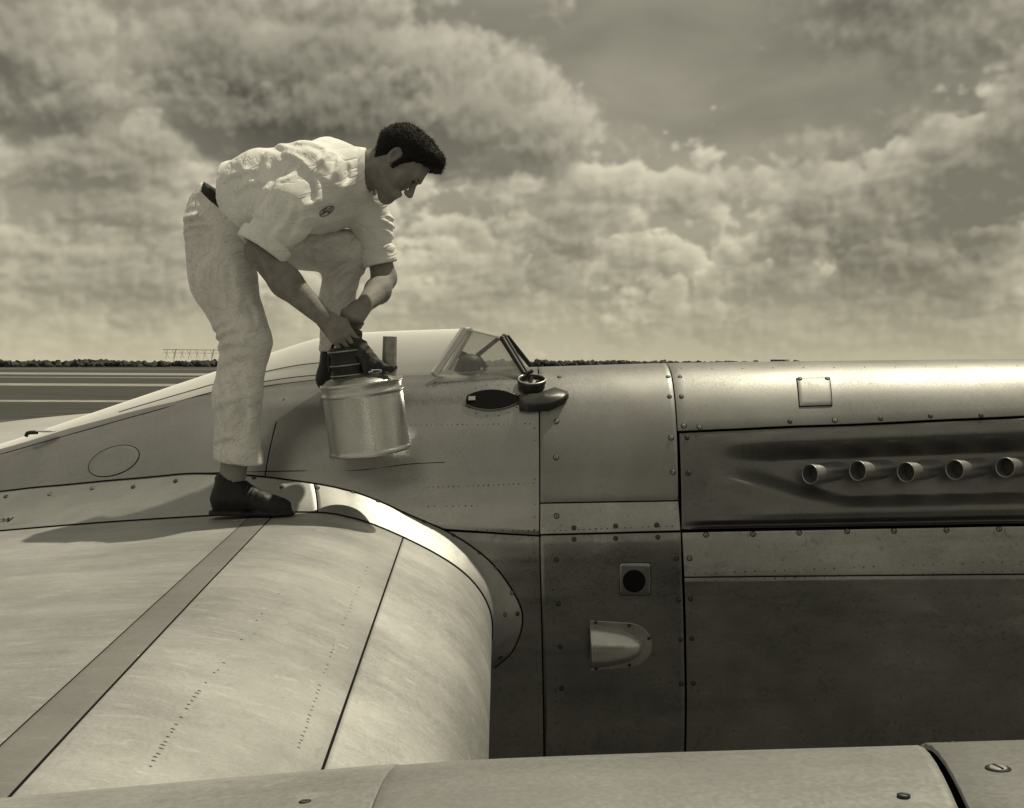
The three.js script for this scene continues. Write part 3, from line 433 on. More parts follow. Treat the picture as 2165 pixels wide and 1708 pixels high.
// ---- open fuel filler: neck, pointed lid lying forward, black pad beside it
{
  const h = far.hit(1124, 815), n = V(0, 0.94, 0.34).normalize(), q = new THREE.Quaternion().setFromUnitVectors(V(0, 1, 0), n);
  const put = (g, p = h.p) => { g.applyQuaternion(q); g.translate(p.x, p.y, p.z); return g; };
  const prof = [[0.050, -0.05], [0.050, 0.010], [0.054, 0.014], [0.054, 0.024], [0.049, 0.027], [0.043, 0.023], [0.042, -0.02], [0, -0.022]].map((p) => new THREE.Vector2(...p));
  const neck = mesh('filler_neck', put(new THREE.LatheGeometry(prof, 32)), matte(0.05, 0.45, { metalness: 0.6 }), fus, 'open round filler neck');
  const tor = new THREE.TorusGeometry(0.0505, 0.0035, 8, 36); tor.rotateX(Math.PI / 2); tor.translate(0, 0.026, 0); mesh('neck_ring', put(tor), matte(0.5, 0.35, { metalness: 0.9 }), fus);
  const bits = [cylGeo(V(-0.01, 0.0, 0.01), V(0.0, 0.028, -0.02), 0.008, 0.007, 8), cylGeo(V(-0.02, 0.03, -0.045), V(0.004, 0.04, -0.052), 0.007, 0.007, 8), cylGeo(V(0.01, 0, 0), V(0.022, 0.022, 0.004), 0.006, 0.004, 8)];
  mesh('strainer', put(merge(bits)), M.black, fus);
  // pointed dark lid, with its bright rim and latch
  const lens = (k) => { const s = new THREE.Shape(); const L = 0.176 * k, H = 0.079 * k; s.moveTo(-L * 0.99, -0.016); s.quadraticCurveTo(-L, 0, -L * 0.97, 0.016); s.bezierCurveTo(-L * 0.45, H * 1.12, L * 0.35, H * 1.2, L, 0.008); s.lineTo(L, -0.008); s.bezierCurveTo(L * 0.35, -H * 1.2, -L * 0.45, -H * 1.12, -L * 0.99, -0.016); return s; };
  const lh = far.hit(1041, 847), ln = lh.n.clone().lerp(V(0, 0.35, 1), 0.25).normalize(), lx = V(1, 0.0, 0).addScaledVector(ln, -ln.x).normalize(), ly = ln.clone().cross(lx).normalize();
  const base = new THREE.Matrix4().makeBasis(lx, ly, ln).setPosition(lh.p.clone().addScaledVector(ln, 0.004)), sc = 0.105 / 0.176;
  const ext = (k, d, z) => { const g = new THREE.ExtrudeGeometry(lens(k * sc / 1), { depth: d, bevelEnabled: true, bevelThickness: 0.001, bevelSize: 0.001, bevelSegments: 2, curveSegments: 24 }); g.translate(0, 0, z); g.applyMatrix4(base); return g; };
  mesh('lid_rim', ext(0.97, 0.006, 0), matte(0.34, 0.4, { metalness: 0.8 }), fus); mesh('filler_lid', ext(0.925, 0.0095, 0), M.gap, fus, 'black pointed oval filler lid');
  const lt = new RoundedBoxGeometry(0.026, 0.018, 0.004, 2, 0.0015); lt.translate(-0.076, 0.002, 0.0125); lt.applyMatrix4(base); mesh('lid_latch', lt, matte(0.30, 0.5, { metalness: 0.6 }), fus);
  const list = []; for (let i = 0; i < 14; i++) { const a = i / 14 * Math.PI * 2, g = rivetHead.clone(); g.scale(1.1, 1.1, 1); const hh = far.hit(1041 + Math.cos(a) * 56, 847 + Math.sin(a) * 33); g.applyMatrix4(new THREE.Matrix4().makeRotationFromQuaternion(new THREE.Quaternion().setFromUnitVectors(V(0, 0, 1), hh.n)).setPosition(hh.p.addScaledVector(hh.n, 0.0022))); list.push(g); } mesh('rivets', mergeGeometries(list), M.rivet, fus).userData.kind = 'stuff';
  // scuffed five sided pad standing up beside the neck
  const P = [[1098, 866, .028], [1094, 838, .012], [1135, 834, .008], [1172, 821, .006], [1200, 832, .010], [1202, 840, .016], [1194, 852, .026], [1160, 866, .032], [1120, 868, .032]].map(([u, v, o]) => { const q = far.hit(u, v); return q.p.addScaledVector(q.n, o); });
  const c = (() => { const q = far.hit(1150, 848); return q.p.addScaledVector(q.n, 0.026); })(), pos = [], idx = [];
  const nn = V(0, 0.72, 0.69), R = 5; for (let r = 0; r <= R; r++) for (let i = 0; i < P.length; i++) { const p = c.clone().lerp(P[i], r / R); p.addScaledVector(nn, 0.012 * (1 - (r / R) ** 2) + 0.004 * noise(p.x * 30, p.y * 40, 3)); pos.push(p.x, p.y, p.z); }
  for (let i = 0; i < P.length; i++) { const p = P[i].clone().addScaledVector(nn, -0.030); pos.push(p.x, p.y, p.z); }
  for (let r = 0; r <= R; r++) for (let i = 0; i < P.length; i++) { const a = r * P.length + i, b = r * P.length + (i + 1) % P.length; idx.push(a, a + P.length, b, b, a + P.length, b + P.length); }
  const g = new THREE.BufferGeometry(); g.setAttribute('position', new THREE.Float32BufferAttribute(pos, 3)); g.setIndex(idx); g.computeVertexNormals(); g.setAttribute('uv', new THREE.Float32BufferAttribute(pos.flatMap((_, i) => (i % 3 === 0 ? [pos[i] * 2, pos[i + 1] * 2] : [])), 2));
  mesh('filler_flap', g, alloy(0.10, mapDirty, rghSkin, bmpSkin, { metal: 0.3 }), fus, 'dark scuffed flap beside the filler neck');
}

// ------------------------------------------------------------------ wing
const ZF = 0.55, prof = new THREE.SplineCurve([[-3.493, 2.219], [-2.671, 2.342], [-1.758, 2.424], [-1.271, 2.462], [-0.751, 2.488], [-0.556, 2.469], [-0.377, 2.402], [-0.205, 2.307], [-0.111, 2.214], [-0.071, 2.111], [-0.087, 2.003], [-0.175, 1.921], [-0.411, 1.854], [-0.925, 1.818], [-1.747, 1.870], [-2.671, 2.055], [-3.493, 2.199]].map((p) => new THREE.Vector2(...p)));
const PN = 400, PP = prof.getSpacedPoints(PN);
const leX = (z) => 0.012 * (z - ZF);
function WS(s, z) { const f = clamp(s) * PN, i = Math.min(PN - 1, Math.floor(f)), a = PP[i], b = PP[i + 1], t = f - i; return V(lerp(a.x, b.x, t) + leX(z), lerp(a.y, b.y, t), z); }
function WN(s, z) { const a = WS(s - 0.006, z), b = WS(s + 0.006, z), d = b.sub(a); return V(-d.y, d.x, 0).normalize(); }
const sNose = (() => { let k = 0; for (let i = 0; i <= PN; i++) if (PP[i].x > PP[k].x) k = i; return k / PN; })();
function wingHit(u, v) {                                           // sight line onto the upper wing
  const d = dirOf(u, v); let best = null;
  for (let i = 0, last = 1; i <= 500; i++) { const t = lerp(1.0, 4.2, i / 500) / -d.z, p = d.clone().multiplyScalar(t).add(CAM); let lo = 0, hi = sNose; for (let k = 0; k < 22; k++) { const m = (lo + hi) / 2; if (WS(m, p.z).x < p.x) lo = m; else hi = m; } const q = WS(lo, p.z), f = p.y - q.y; if (p.x < q.x + 0.02 && f < 0) { best = { s: lo, z: p.z, p: q, n: WN(lo, p.z) }; break; } }
  return best;
}
const wing = mesh('wing', gridGeo(160, 24, (s, t) => { const z = lerp(0.2, 3.4, t); return WS(s, z).addScaledVector(WN(s, z), -0.004); }, (p) => [p.x, p.z]), M.gap, plane, 'broad wing between the two fuselages');
const wuv = (p, s, t) => [p.z * 0.42 + 0.1, (p.x + (2.5 - p.y)) * 0.5];
const wuvT = (p) => [(p.x - p.y) * 0.5, p.z * 0.5];
// seam along the nose skin
const sm0 = wingHit(850, 1142), sm1 = wingHit(686, 1618);
const seamS = (z) => lerp(sm0.s, sm1.s, (z - sm0.z) / (sm1.z - sm0.z));
const wsheet = (name, sa, sb, nu, mat, z0 = 0.50, z1 = 3.3, label) => mesh(name, sheetGeo(nu, 30, (s, t) => { const z = lerp(z0, z1, t), q = lerp(sa(z), sb(z), s); return { p: WS(q, z), n: WN(q, z) }; }, 0, 0.007, wuvT), mat, wing, label);
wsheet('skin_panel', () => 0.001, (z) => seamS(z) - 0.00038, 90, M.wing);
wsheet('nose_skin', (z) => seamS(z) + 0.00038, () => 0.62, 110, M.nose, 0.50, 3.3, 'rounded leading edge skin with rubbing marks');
wsheet('lower_skin', () => 0.621, () => 0.999, 30, M.grimy);
// dark walkway band across the upper skin, with its two fine edges
{
  const a0 = wingHit(531, 1091) || wingHit(528, 1096), a1 = wingHit(6, 1575), b0 = wingHit(576, 1092), b1 = wingHit(22, 1686);
  const sA = (z) => lerp(a0.s, a1.s, (z - a0.z) / (a1.z - a0.z)), sB = (z) => lerp(b0.s, b1.s, (z - b0.z) / (b1.z - b0.z));
  const g = (sa, sb, off) => sheetGeo(6, 30, (s, t) => { const z = lerp(0.56, 3.2, t), q = lerp(sa(z), sb(z), s); return { p: WS(q, z), n: WN(q, z) }; }, off, 0.003, wuvT);
  mesh('walkway_band', g(sA, sB, 0.0012), M.strip, wing, 'darker band running across the wing');
  mesh('band_edge', g((z) => sA(z) - 0.00015, (z) => sA(z) + 0.00015, 0.0018), M.gap, wing); mesh('band_edge', g((z) => sB(z) - 0.0002, (z) => sB(z) + 0.0002, 0.0018), M.gap, wing);
}
// rivet rows
{
  const list = []; const row = (u0, v0, u1, v1, n, skip) => { for (let i = 0; i < n; i++) { if (rs() < skip) continue; const h = wingHit(lerp(u0, u1, i / (n - 1)) + (rs() - 0.5) * 3, lerp(v0, v1, i / (n - 1))); if (!h) continue; const g = new THREE.SphereGeometry(1, 7, 5); g.scale(0.0022 + 0.0022 * rs(), 0.0009, 0.0016); g.applyMatrix4(new THREE.Matrix4().makeRotationFromQuaternion(new THREE.Quaternion().setFromUnitVectors(V(0, 1, 0), h.n)).setPosition(h.p)); list.push(g); } };
  row(625, 1600, 700, 1380, 26, 0.15); row(700, 1380, 775, 1200, 26, 0.35); row(318, 1620, 410, 1475, 18, 0.1); row(410, 1475, 478, 1395, 12, 0.3); row(478, 1395, 620, 1215, 14, 0.75);
  mesh('rivets', mergeGeometries(list), M.rivet, wing).userData.kind = 'stuff';
}
// outer wing beyond the far fuselage, rising to its tip
mesh('outer_wing', sheetGeo(60, 10, (s, t) => { const z = lerp(-0.3, -2.1, t), q = lerp(0.001, 0.62, s), p = WS(q, ZF); p.z = z; p.x = p.x * 1.06; p.y += -(z + 0.3) * 0.176 + 0.02; return { p, n: WN(q, ZF) }; }, 0, 0.09, wuvT), M.canopy, plane, 'pale outer wing rising beyond the tail end of the far fuselage');

// ---- wing root fillet
{
  const Lp = [[-260, 1150], [0, 1125], [150, 1113], [300, 1102], [440, 1093], [620, 1086], [740, 1098], [850, 1140], [960, 1200], [1018, 1258], [1040, 1320]];
  const lowS = []; for (const [u, v] of Lp) { const x = (u - 1082) / FOC * (CAM.z - ZF); let k = 0, b = 9; for (let i = 0; i <= sNose * PN; i++) { const e = Math.abs(PP[i].x - Math.min(x, PP[Math.round(sNose * PN)].x)) + Math.abs(PP[i].y - at(u, v, ZF).y) * 0.6; if (e < b) { b = e; k = i; } } lowS.push(k / PN); }
  lowS.push(sNose + 0.018, sNose + 0.035);
  const Up = [[-260, 1068], [0, 1040], [150, 1024], [300, 1010], [440, 1001], [620, 1016], [740, 1036], [850, 1082], [970, 1138], [1050, 1202], [1103, 1292], [1088, 1368], [1046, 1412]];
  const up = Up.map(([u, v]) => far.hit(u, v)), n = Up.length - 1;
  const cl = curve1(lowS.map((s, i) => [i, s])), cx = curve1(up.map((h, i) => [i, h.x])), ca = curve1(up.map((h, i) => [i, h.a]));
  const cr = (arr) => (q) => { const i = Math.min(n - 1, Math.floor(q)), t = q - i, g = (k) => arr[clamp(k, 0, n)]; const a = g(i - 1), b = g(i), c = g(i + 1), d = g(i + 2); return 0.5 * (2 * b + (c - a) * t + (2 * a - 5 * b + 4 * c - d) * t * t + (3 * b - a - 3 * c + d) * t * t * t); };
  const X = cr(up.map((h) => h.x)), A = cr(up.map((h) => h.a)), Sx = cr(lowS);
  const pt = (q, t) => { const s = Sx(q), a = WS(s, ZF), na = WN(s, ZF), x = X(q), ag = A(q), b = far.S(x, ag), nb = far.N(x, ag); a.addScaledVector(na, 0.003); b.addScaledVector(nb, 0.004);
    const c = a.clone().lerp(b, 0.5); c.z = lerp(a.z, b.z, 0.62); c.x = lerp(a.x, b.x, 0.42); c.y = lerp(a.y, b.y, 0.40); c.addScaledVector(na, 0.006);
    return a.multiplyScalar((1 - t) * (1 - t)).addScaledVector(c, 2 * t * (1 - t)).addScaledVector(b, t * t); };
  const nrm = (q, t) => { const e = 0.01, q0 = clamp(q - e, 0, n), q1 = clamp(q + e, 0, n), t0 = clamp(t - e), t1 = clamp(t + e); return pt(q, t0).sub(pt(q, t1)).cross(pt(q1, t).sub(pt(q0, t))).normalize().negate(); };
  const seamQ = 5.32, flip = nrm(5, 0.3).y < 0 ? -1 : 1;
  const sheet = (q0, q1, nu, name) => mesh(name, sheetGeo(nu, 22, (s, t) => { const q = lerp(q0, q1, s), nn = nrm(q, 1 - t).multiplyScalar(flip); return { p: pt(q, 1 - t), n: nn }; }, 0, 0.006, (p) => [p.x * 0.5 - p.y * 0.5, p.z * 0.8 + p.y * 0.2]), M.fillet, wing);
  sheet(0, seamQ - 0.012, 70, 'root_fillet'); sheet(seamQ + 0.012, n, 110, 'root_fillet').userData.label = 'bright curved fillet round the leading edge root';
  { const pts = []; for (let i = 0; i <= 8; i++) pts.push(pt(seamQ, i / 8).add(V(0, -0.001, -0.001))); mesh('joint_line', tubeGeo(pts, 0.002, 30, 5), M.gap, wing); }
  for (const [t, r] of [[0, 0.0027], [1, 0.0031]]) { const pts = []; for (let i = 0; i <= 120; i++) pts.push(pt(i / 120 * n, t)); mesh('seal_strip', tubeGeo(pts, r, 260, 6), M.gap, wing); }
  // screws along its upper edge
  const scr = [[-70, 1058], [11, 1048], [104, 1043], [195, 1034], [280, 1028], [370, 1019], [460, 1012], [535, 1009], [636, 992 + 0], [597, 1028], [670, 1031], [748, 1040], [800, 1052], [857, 1083], [898, 1096], [961, 1126], [1016, 1165], [1051, 1196], [1083, 1252], [1094, 1298], [1068, 1300], [1056, 1390]];
  for (const [u, v] of scr) {
    let best = null, bd = 1e9; for (let i = 0; i <= 400; i++) for (let j = 8; j <= 20; j++) { const q = i / 400 * n, p = pt(q, j / 20), d = p.clone().sub(CAM), c = Math.cos(-PITCH), s = Math.sin(-PITCH), yy = d.y * c + d.z * s, zz = -d.y * s + d.z * c, pu = 1082 + FOC * d.x / -zz, pv = 854 - FOC * yy / -zz, e = (pu - u) ** 2 + (pv - v) ** 2; if (e < bd) { bd = e; best = [q, j / 20]; } }
    if (bd > 400) continue; const p = pt(...best), nn = nrm(...best).multiplyScalar(flip), m = mesh('screw', SCREW[rs() < 0.75 ? 1 : 0], M.screw, wing); place(m, p.addScaledVector(nn, 0.0004), nn, rs() * 3); m.scale.setScalar(0.8);
  }
  // stencilled letters, upside down from this side
  const font = await new FontLoader().loadAsync('fonts/droid/droid_sans_bold.typeface.json');
  const tg = new TextGeometry('NO', { font, size: 0.026, depth: 0.0004, curveSegments: 6 }); tg.center(); tg.rotateZ(Math.PI); tg.applyMatrix4(new THREE.Matrix4().makeShear(0, 0, 0.35, 0, 0, 0));
  let bq = null, bd = 1e9; for (let i = 0; i <= 300; i++) for (let j = 0; j <= 20; j++) { const p = pt(i / 300 * 5, j / 20), t = at(8, 1101, p.z), e = (p.x - t.x) ** 2 + (p.y - t.y) ** 2; if (e < bd) { bd = e; bq = [i / 300 * 5, j / 20]; } }
  const p = pt(...bq), nn = nrm(...bq).multiplyScalar(flip), ex = V(1, 0.05, 0).addScaledVector(nn, -nn.x).normalize(), ey = nn.clone().cross(ex);
  tg.applyMatrix4(new THREE.Matrix4().makeBasis(ex, ey, nn).setPosition(p.addScaledVector(nn, 0.0006))); mesh('stencil_letters', tg, M.gap, wing);
}

// ---- near fuselage skin
{
  const nearHitX = (u, v) => { const h = near.hit(u, v); return h.x; };
  const xs = (a) => { const k = sstep(-0.75, 0.15, a); return lerp(lerp(0.520, 0.545, k), 0.50, 0); };
  const sh = (name, x0, x1, mat, off, a0 = -1.9, a1 = 1.9, label) => mesh(name, sheetGeo(60, 60, (s, t) => { const a = lerp(a0, a1, t), x = lerp(x0(a), x1(a), s); return { p: near.S(x, a), n: near.N(x, a) }; }, off, 0.006, armsUV(near)), mat, fusNear, label);
  const s0 = near.hit(1948, 1574), s1 = near.hit(2032, 1704), seam = (a) => lerp(s0.x, s1.x, clamp((a - s0.a) / (s1.a - s0.a), -1.2, 2.5));
  const f0 = near.hit(838, 1616), f1 = near.hit(788, 1706), edge = (a) => lerp(f0.x, f1.x, clamp((a - f0.a) / (f1.a - f0.a), -0.8, 2.2));
  sh('root_fillet', () => -6, (a) => edge(a) - 0.0012, M.skin3, 0.0035);
  sh('panel', (a) => edge(a) + 0.0012, (a) => seam(a) - 0.004, M.skin2, 0.002);
  sh('panel', (a) => seam(a) + 0.004, () => 2.6, M.cowl, 0.004, -1.9, 1.9, 'paler near cowl panel with a large screw');
  const h = near.hit(2110, 1635), m = mesh('screw', SCREW[0], M.screw, fusNear); place(m, h.p.addScaledVector(h.n, 0.004), h.n, 0.2); m.scale.setScalar(1.0);
  for (const [u, v] of [[2010, 1560], [1910, 1690], [645, 1703]]) { const q = near.hit(u, v), s = mesh('screw', SCREW[1], M.screw, fusNear); place(s, q.p.addScaledVector(q.n, 0.0035), q.n, 1); s.scale.setScalar(0.5); }
}

// ------------------------------------------------------------------ the man on the wing root
const J = (o) => Object.fromEntries(Object.entries(o).map(([k, q]) => [k, at(...q)]));
{
  const man = new THREE.Group(); man.name = 'person'; scene.add(man);
  tag(man, 'young man in a white shirt and stained light trousers bending forward on the wing root', 'person');
  const j = J({ pel: [458, 468, .44], hipR: [449, 498, .52], hipL: [488, 492, .37], kneeR: [520, 722, .585], ankR: [505, 985, .61], kneeL: [733, 532, .25], ankL: [704, 752, .25] });
  const foot = V(j.ankR.x, at(505, 1088, 0.63).y, 0.62); man.position.copy(foot);
  const put = (name, g, mat, parent = man, label) => { g.translate(-foot.x, -foot.y, -foot.z); return mesh(name, g, mat, parent, label); };
  const bump = (f, a, k, o = 3) => (x, y, z) => f(x, y, z) + a * fbm(x * k, y * k, z * k, o);
  const beyond = (f, p, n, soft = 0.006) => (x, y, z) => smax(f(x, y, z), (x - p.x) * n.x + (y - p.y) * n.y + (z - p.z) * n.z, soft);     // keeps the side against n

  // ---- materials of cloth and skin
  const cloth = tex(512, 512, (u, v, x, y) => 0.94 + fbm(u * 6, v * 6, 4, 4) * 0.08 + (grain(x, y) - 0.5) * 0.08, true, 2.2);
  const weave = tex(512, 512, (u, v, x, y) => 0.5 + fbm(u * 9, v * 9, 14, 4) * 0.3 - 0.55 * sstep(0.10, 0.0, Math.abs(fbm(u * 7 + v * 2, v * 5 - u * 3, 19, 3))) - 0.3 * sstep(0.08, 0.0, Math.abs(fbm(u * 13 - v * 7, v * 13, 23, 3))) + (grain(x, y) - 0.5) * 0.08, false, 1.7);
  const soiled = tex(640, 640, (u, v, x, y) => { const a = fbm(u * 7, v * 7, 21, 5), b = fbm(u * 24, v * 16, 25, 4), c = fbm(u * 60, v * 60, 28, 3); return 0.86 + 0.12 * a - 0.07 * sstep(0.05, 0.60, b + 0.5 * a) + 0.06 * fbm(u * 30, v * 30, 33, 4) - 0.14 * sstep(0.26, 0.50, c + 0.3 * a) + (grain(x, y) - 0.5) * 0.14; }, true, 1.1);
  const shirtM = new THREE.MeshPhysicalMaterial({ color: new THREE.Color().setRGB(0.92, 0.92, 0.90), map: cloth, roughness: 0.92, bumpMap: weave, bumpScale: 0.0042, side: THREE.DoubleSide });
  const pantsM = new THREE.MeshPhysicalMaterial({ color: new THREE.Color().setRGB(0.92, 0.91, 0.88), map: soiled, roughness: 0.95, bumpMap: weave, bumpScale: 0.0045 });
  const skinT = tex(512, 512, (u, v, x, y) => 0.8 + fbm(u * 14, v * 14, 2, 4) * 0.2 + (grain(x, y) - 0.5) * 0.06, true, 2);
  const skinM = new THREE.MeshPhysicalMaterial({ color: new THREE.Color().setRGB(0.35, 0.335, 0.31), map: skinT, roughness: 0.72, specularIntensity: 0.6, bumpMap: weave, bumpScale: 0.0008 });
  const hairM = matte(0.012, 0.85, { specularIntensity: 0.35 }), leatherM = matte(0.010, 0.5, { specularIntensity: 0.6 });

  // ---- skin: head, neck, trunk, arms and hands as one figure
  const HC = at(842, 346, 0.43), F = V(0.56, -0.83, 0.06).normalize(), R0 = V(0.02, 0.04, 1).normalize(), U = R0.clone().cross(F).normalize(), R = F.clone().cross(U).normalize();
  const hw = (f, u, s) => HC.clone().addScaledVector(F, f).addScaledVector(U, u).addScaledVector(R, s);
  const hl = (p) => { const q = p.clone().sub(HC); return V(q.dot(F), q.dot(U), q.dot(R)); };
  const ell = (c, r) => (x, y, z) => { const a = (x - c[0]) / r[0], b = (y - c[1]) / r[1], d = (z - c[2]) / r[2], k = Math.sqrt(a * a + b * b + d * d), m = Math.sqrt((a / r[0]) ** 2 + (b / r[1]) ** 2 + (d / r[2]) ** 2); return m > 0 ? k * (k - 1) / m : -Math.min(...r); };
  const neckB = hl(at(742, 378, 0.43));
  const L = (f, u, s) => V(f, u, s), both = (fn) => [fn(1), fn(-1)];
  const big = join([ell([-0.012, 0.043, 0], [0.101, 0.084, 0.077]), cone(L(0.018, -0.012, 0), L(0.046, -0.070, 0), 0.064, 0.042), cone(L(-0.036, -0.04, 0), neckB, 0.057, 0.066), cone(L(0.0, -0.02, 0), L(-0.03, -0.09, 0), 0.05, 0.05),
    ...both((s) => cone(L(-0.006, -0.05, 0.046 * s), L(0.070, -0.100, 0.009 * s), 0.020, 0.017)), ball(L(0.076, -0.101, 0), 0.0185), ...both((s) => ball(L(0.055, -0.022, 0.042 * s), 0.026)), cone(L(0.081, 0.024, 0.03), L(0.081, 0.024, -0.03), 0.0135, 0.0135)], 0.028);
  const small = join([cone(L(0.087, 0.012, 0), L(0.114, -0.028, 0), 0.0085, 0.0125), ...both((s) => ball(L(0.103, -0.034, 0.0105 * s), 0.0088)), cone(L(0.089, -0.058, 0.017), L(0.089, -0.058, -0.017), 0.0085, 0.0085), cone(L(0.0925, -0.0585, 0.006), L(0.0925, -0.0585, -0.006), 0.0085, 0.0085), cone(L(0.087, -0.0725, 0.013), L(0.087, -0.0725, -0.013), 0.0095, 0.0095)], 0.008);
  const sockets = join(both((s) => ball(L(0.103, 0.004, 0.033 * s), 0.0165)), 0.005), eyes = join(both((s) => ball(L(0.0775, 0.003, 0.031 * s), 0.0135)), 0.001);
  const ears = join(both((s) => { const e = ell([0, 0, 0], [0.018, 0.033, 0.009]), c = ell([0.003, 0.002, 0.008], [0.009, 0.018, 0.008]); return (x, y, z) => { const a = 0.25, px = x + 0.013, py = y + 0.001, qx = px * Math.cos(a) + py * Math.sin(a), qy = -px * Math.sin(a) + py * Math.cos(a), qz = (z * s - 0.0765) - px * -0.25; return smax(e(qx, qy, qz), -c(qx, qy, qz), 0.004); }; }), 0.001);
  const head = (x, y, z) => { let d = smax(smin(big(x, y, z), small(x, y, z), 0.012), -sockets(x, y, z), 0.010); d = smin(d, eyes(x, y, z), 0.003); return smin(d, ears(x, y, z), 0.006); };
  const toWorld = new THREE.Matrix4().makeBasis(F, U, R).setPosition(HC);
  const headG = nets(head, V(-0.19, -0.20, -0.10), V(0.14, 0.15, 0.105), 0.0034).applyMatrix4(toWorld);

  const a = J({ shR: [655, 385, .60], elR: [548, 532, .67], mR: [604, 596, .65], wrR: [684, 672, .655], shL: [775, 432, .30], elL: [812, 588, .26], mL: [798, 615, .34], wrL: [768, 646, .50], ch: [640, 390, .44], wa: [480, 430, .44], nb: [745, 372, .43] });
  const armF = join([cone(a.shR, a.elR, 0.055, 0.046), cone(a.elR, a.mR, 0.046, 0.052), cone(a.mR, a.wrR, 0.052, 0.031), cone(a.shL, a.elL, 0.052, 0.043), cone(a.elL, a.mL, 0.044, 0.046), cone(a.mL, a.wrL, 0.046, 0.029), cone(a.wa, a.ch, 0.095, 0.10), cone(a.ch, a.nb, 0.10, 0.06), cone(a.shR, a.nb, 0.06, 0.06), cone(a.shL, a.nb, 0.06, 0.06)], 0.02);
  const armG = nets(armF, at(430, 700, 0.80), at(860, 280, 0.10), 0.0085);
  function hand(W, D, N, left, curls, thumb, k = 1) {
    D = D.clone().normalize(); N = N.clone().addScaledVector(D, -N.dot(D)).normalize(); const S = D.clone().cross(N).multiplyScalar(left ? -1 : 1), P = (d, s, n) => W.clone().addScaledVector(D, d * k).addScaledVector(S, s * k).addScaledVector(N, n * k);
    const palm = [], fingers = [], offs = [0.031, 0.0105, -0.010, -0.030], base = [0.086, 0.091, 0.087, 0.078], len = [[.043, .026, .021], [.048, .030, .022], [.045, .028, .021], [.035, .021, .019]];
    for (let i = 0; i < 4; i++) {
      palm.push(cone(P(0.004, offs[i] * 0.55, 0), P(base[i], offs[i], 0), 0.0165 * k, 0.0125 * k));
      let p = P(base[i], offs[i], 0), ang = 0, rr = 0.0098 - (i === 3 ? 0.0014 : 0); const chain = [];
      for (let q = 0; q < 3; q++) { ang += curls[i][q]; const d = D.clone().multiplyScalar(Math.cos(ang)).addScaledVector(N, Math.sin(ang)).addScaledVector(S, (1.5 - i) * 0.035), e = p.clone().addScaledVector(d.normalize(), len[i][q] * k); chain.push(cone(p, e, (rr - q * 0.0009) * k, (rr - (q + 1) * 0.0009) * k)); p = e; }
      fingers.push(join(chain, 0.004));
    }
    const t0 = P(0.02, 0.022, 0.006), t1 = t0.clone().addScaledVector(P(thumb[0][0], thumb[0][1], thumb[0][2]).sub(W), 1), t2 = t1.clone().add(P(...thumb[1]).sub(W));
    palm.push(cone(t0, t1, 0.017 * k, 0.0125 * k)); fingers.push(cone(t1, t2, 0.0118 * k, 0.0092 * k));
    const pf = join(palm, 0.014); const f = (x, y, z) => { let d = pf(x, y, z), m = 1e9; for (const g of fingers) m = smin(m, g(x, y, z), 0.0022); return smin(d, m, 0.007); };
    return nets(f, W.clone().addScalar(-0.16), W.clone().addScalar(0.16), 0.0030);
  }
  const cR = [[.20, .45, .3], [.32, .6, .4], [.45, .75, .45], [.55, .85, .5]], cL = [[1.2, 1.35, .8], [1.3, 1.4, .8], [1.35, 1.45, .8], [1.4, 1.45, .8]];
  const handR = hand(a.wrR.clone(), V(0.70, -0.70, -0.06), V(-0.15, -0.35, -0.92), false, cR, [[0.036, 0.024, 0.010], [0.030, -0.002, 0.008]], 1.0);
  const handL = hand(a.wrL.clone(), V(-0.30, -0.42, 0.62), V(-0.45, -0.78, -0.42), true, cL, [[0.03, 0.02, 0.024], [0.02, -0.012, 0.018]], 0.98);
  const body = put('body', mergeGeometries([headG, armG, handR, handL]), skinM, man);

  // ---- hair, brows, eyes
  const skull = ell([-0.014, 0.047, 0], [0.109, 0.091, 0.0835]), fringe = join([cone(L(0.062, 0.105, 0.03), L(0.062, 0.105, -0.03), 0.034, 0.034), cone(L(0.088, 0.094, 0.025), L(0.088, 0.094, -0.025), 0.017, 0.017), cone(L(-0.062, 0.02, 0.026), L(-0.046, -0.055, 0.030), 0.050, 0.030), cone(L(-0.062, 0.02, -0.026), L(-0.046, -0.055, -0.030), 0.050, 0.030), cone(L(-0.07, 0.02, 0), L(-0.060, -0.055, 0), 0.048, 0.034), cone(L(0.0, 0.13, 0), L(0.07, 0.125, 0), 0.016, 0.018)], 0.03);
  const hair = (x, y, z) => {
    let d = smin(skull(x, y, z), fringe(x, y, z), 0.02);
    const line = -(y - 0.078) * 0.8 + (x - 0.078) * 0.75, temple = (x - 0.040) * 0.8 - (y - 0.04) * 0.25, nape = -(y + 0.060) - (x + 0.05) * 0.9;                    // front hairline, temple, nape
    const front = Math.min(line, temple); d = smax(d, front, 0.008); d = smax(d, nape, 0.008);
    const earCut = 0.026 - Math.hypot(x + 0.012, (y + 0.004) * 0.72, (Math.abs(z) - 0.082) * 0.8); d = smax(d, earCut, 0.006);
    const side = cone(L(0.017, 0.03, 0.074 * Math.sign(z)), L(0.014, -0.022, 0.068 * Math.sign(z)), 0.012, 0.008)(x, y, z); d = smin(d, side, 0.006);
    return d + 0.0042 * fbm(x * 60, y * 90, z * 90, 3) + 0.002 * noise(x * 260, y * 220, z * 220);
  };
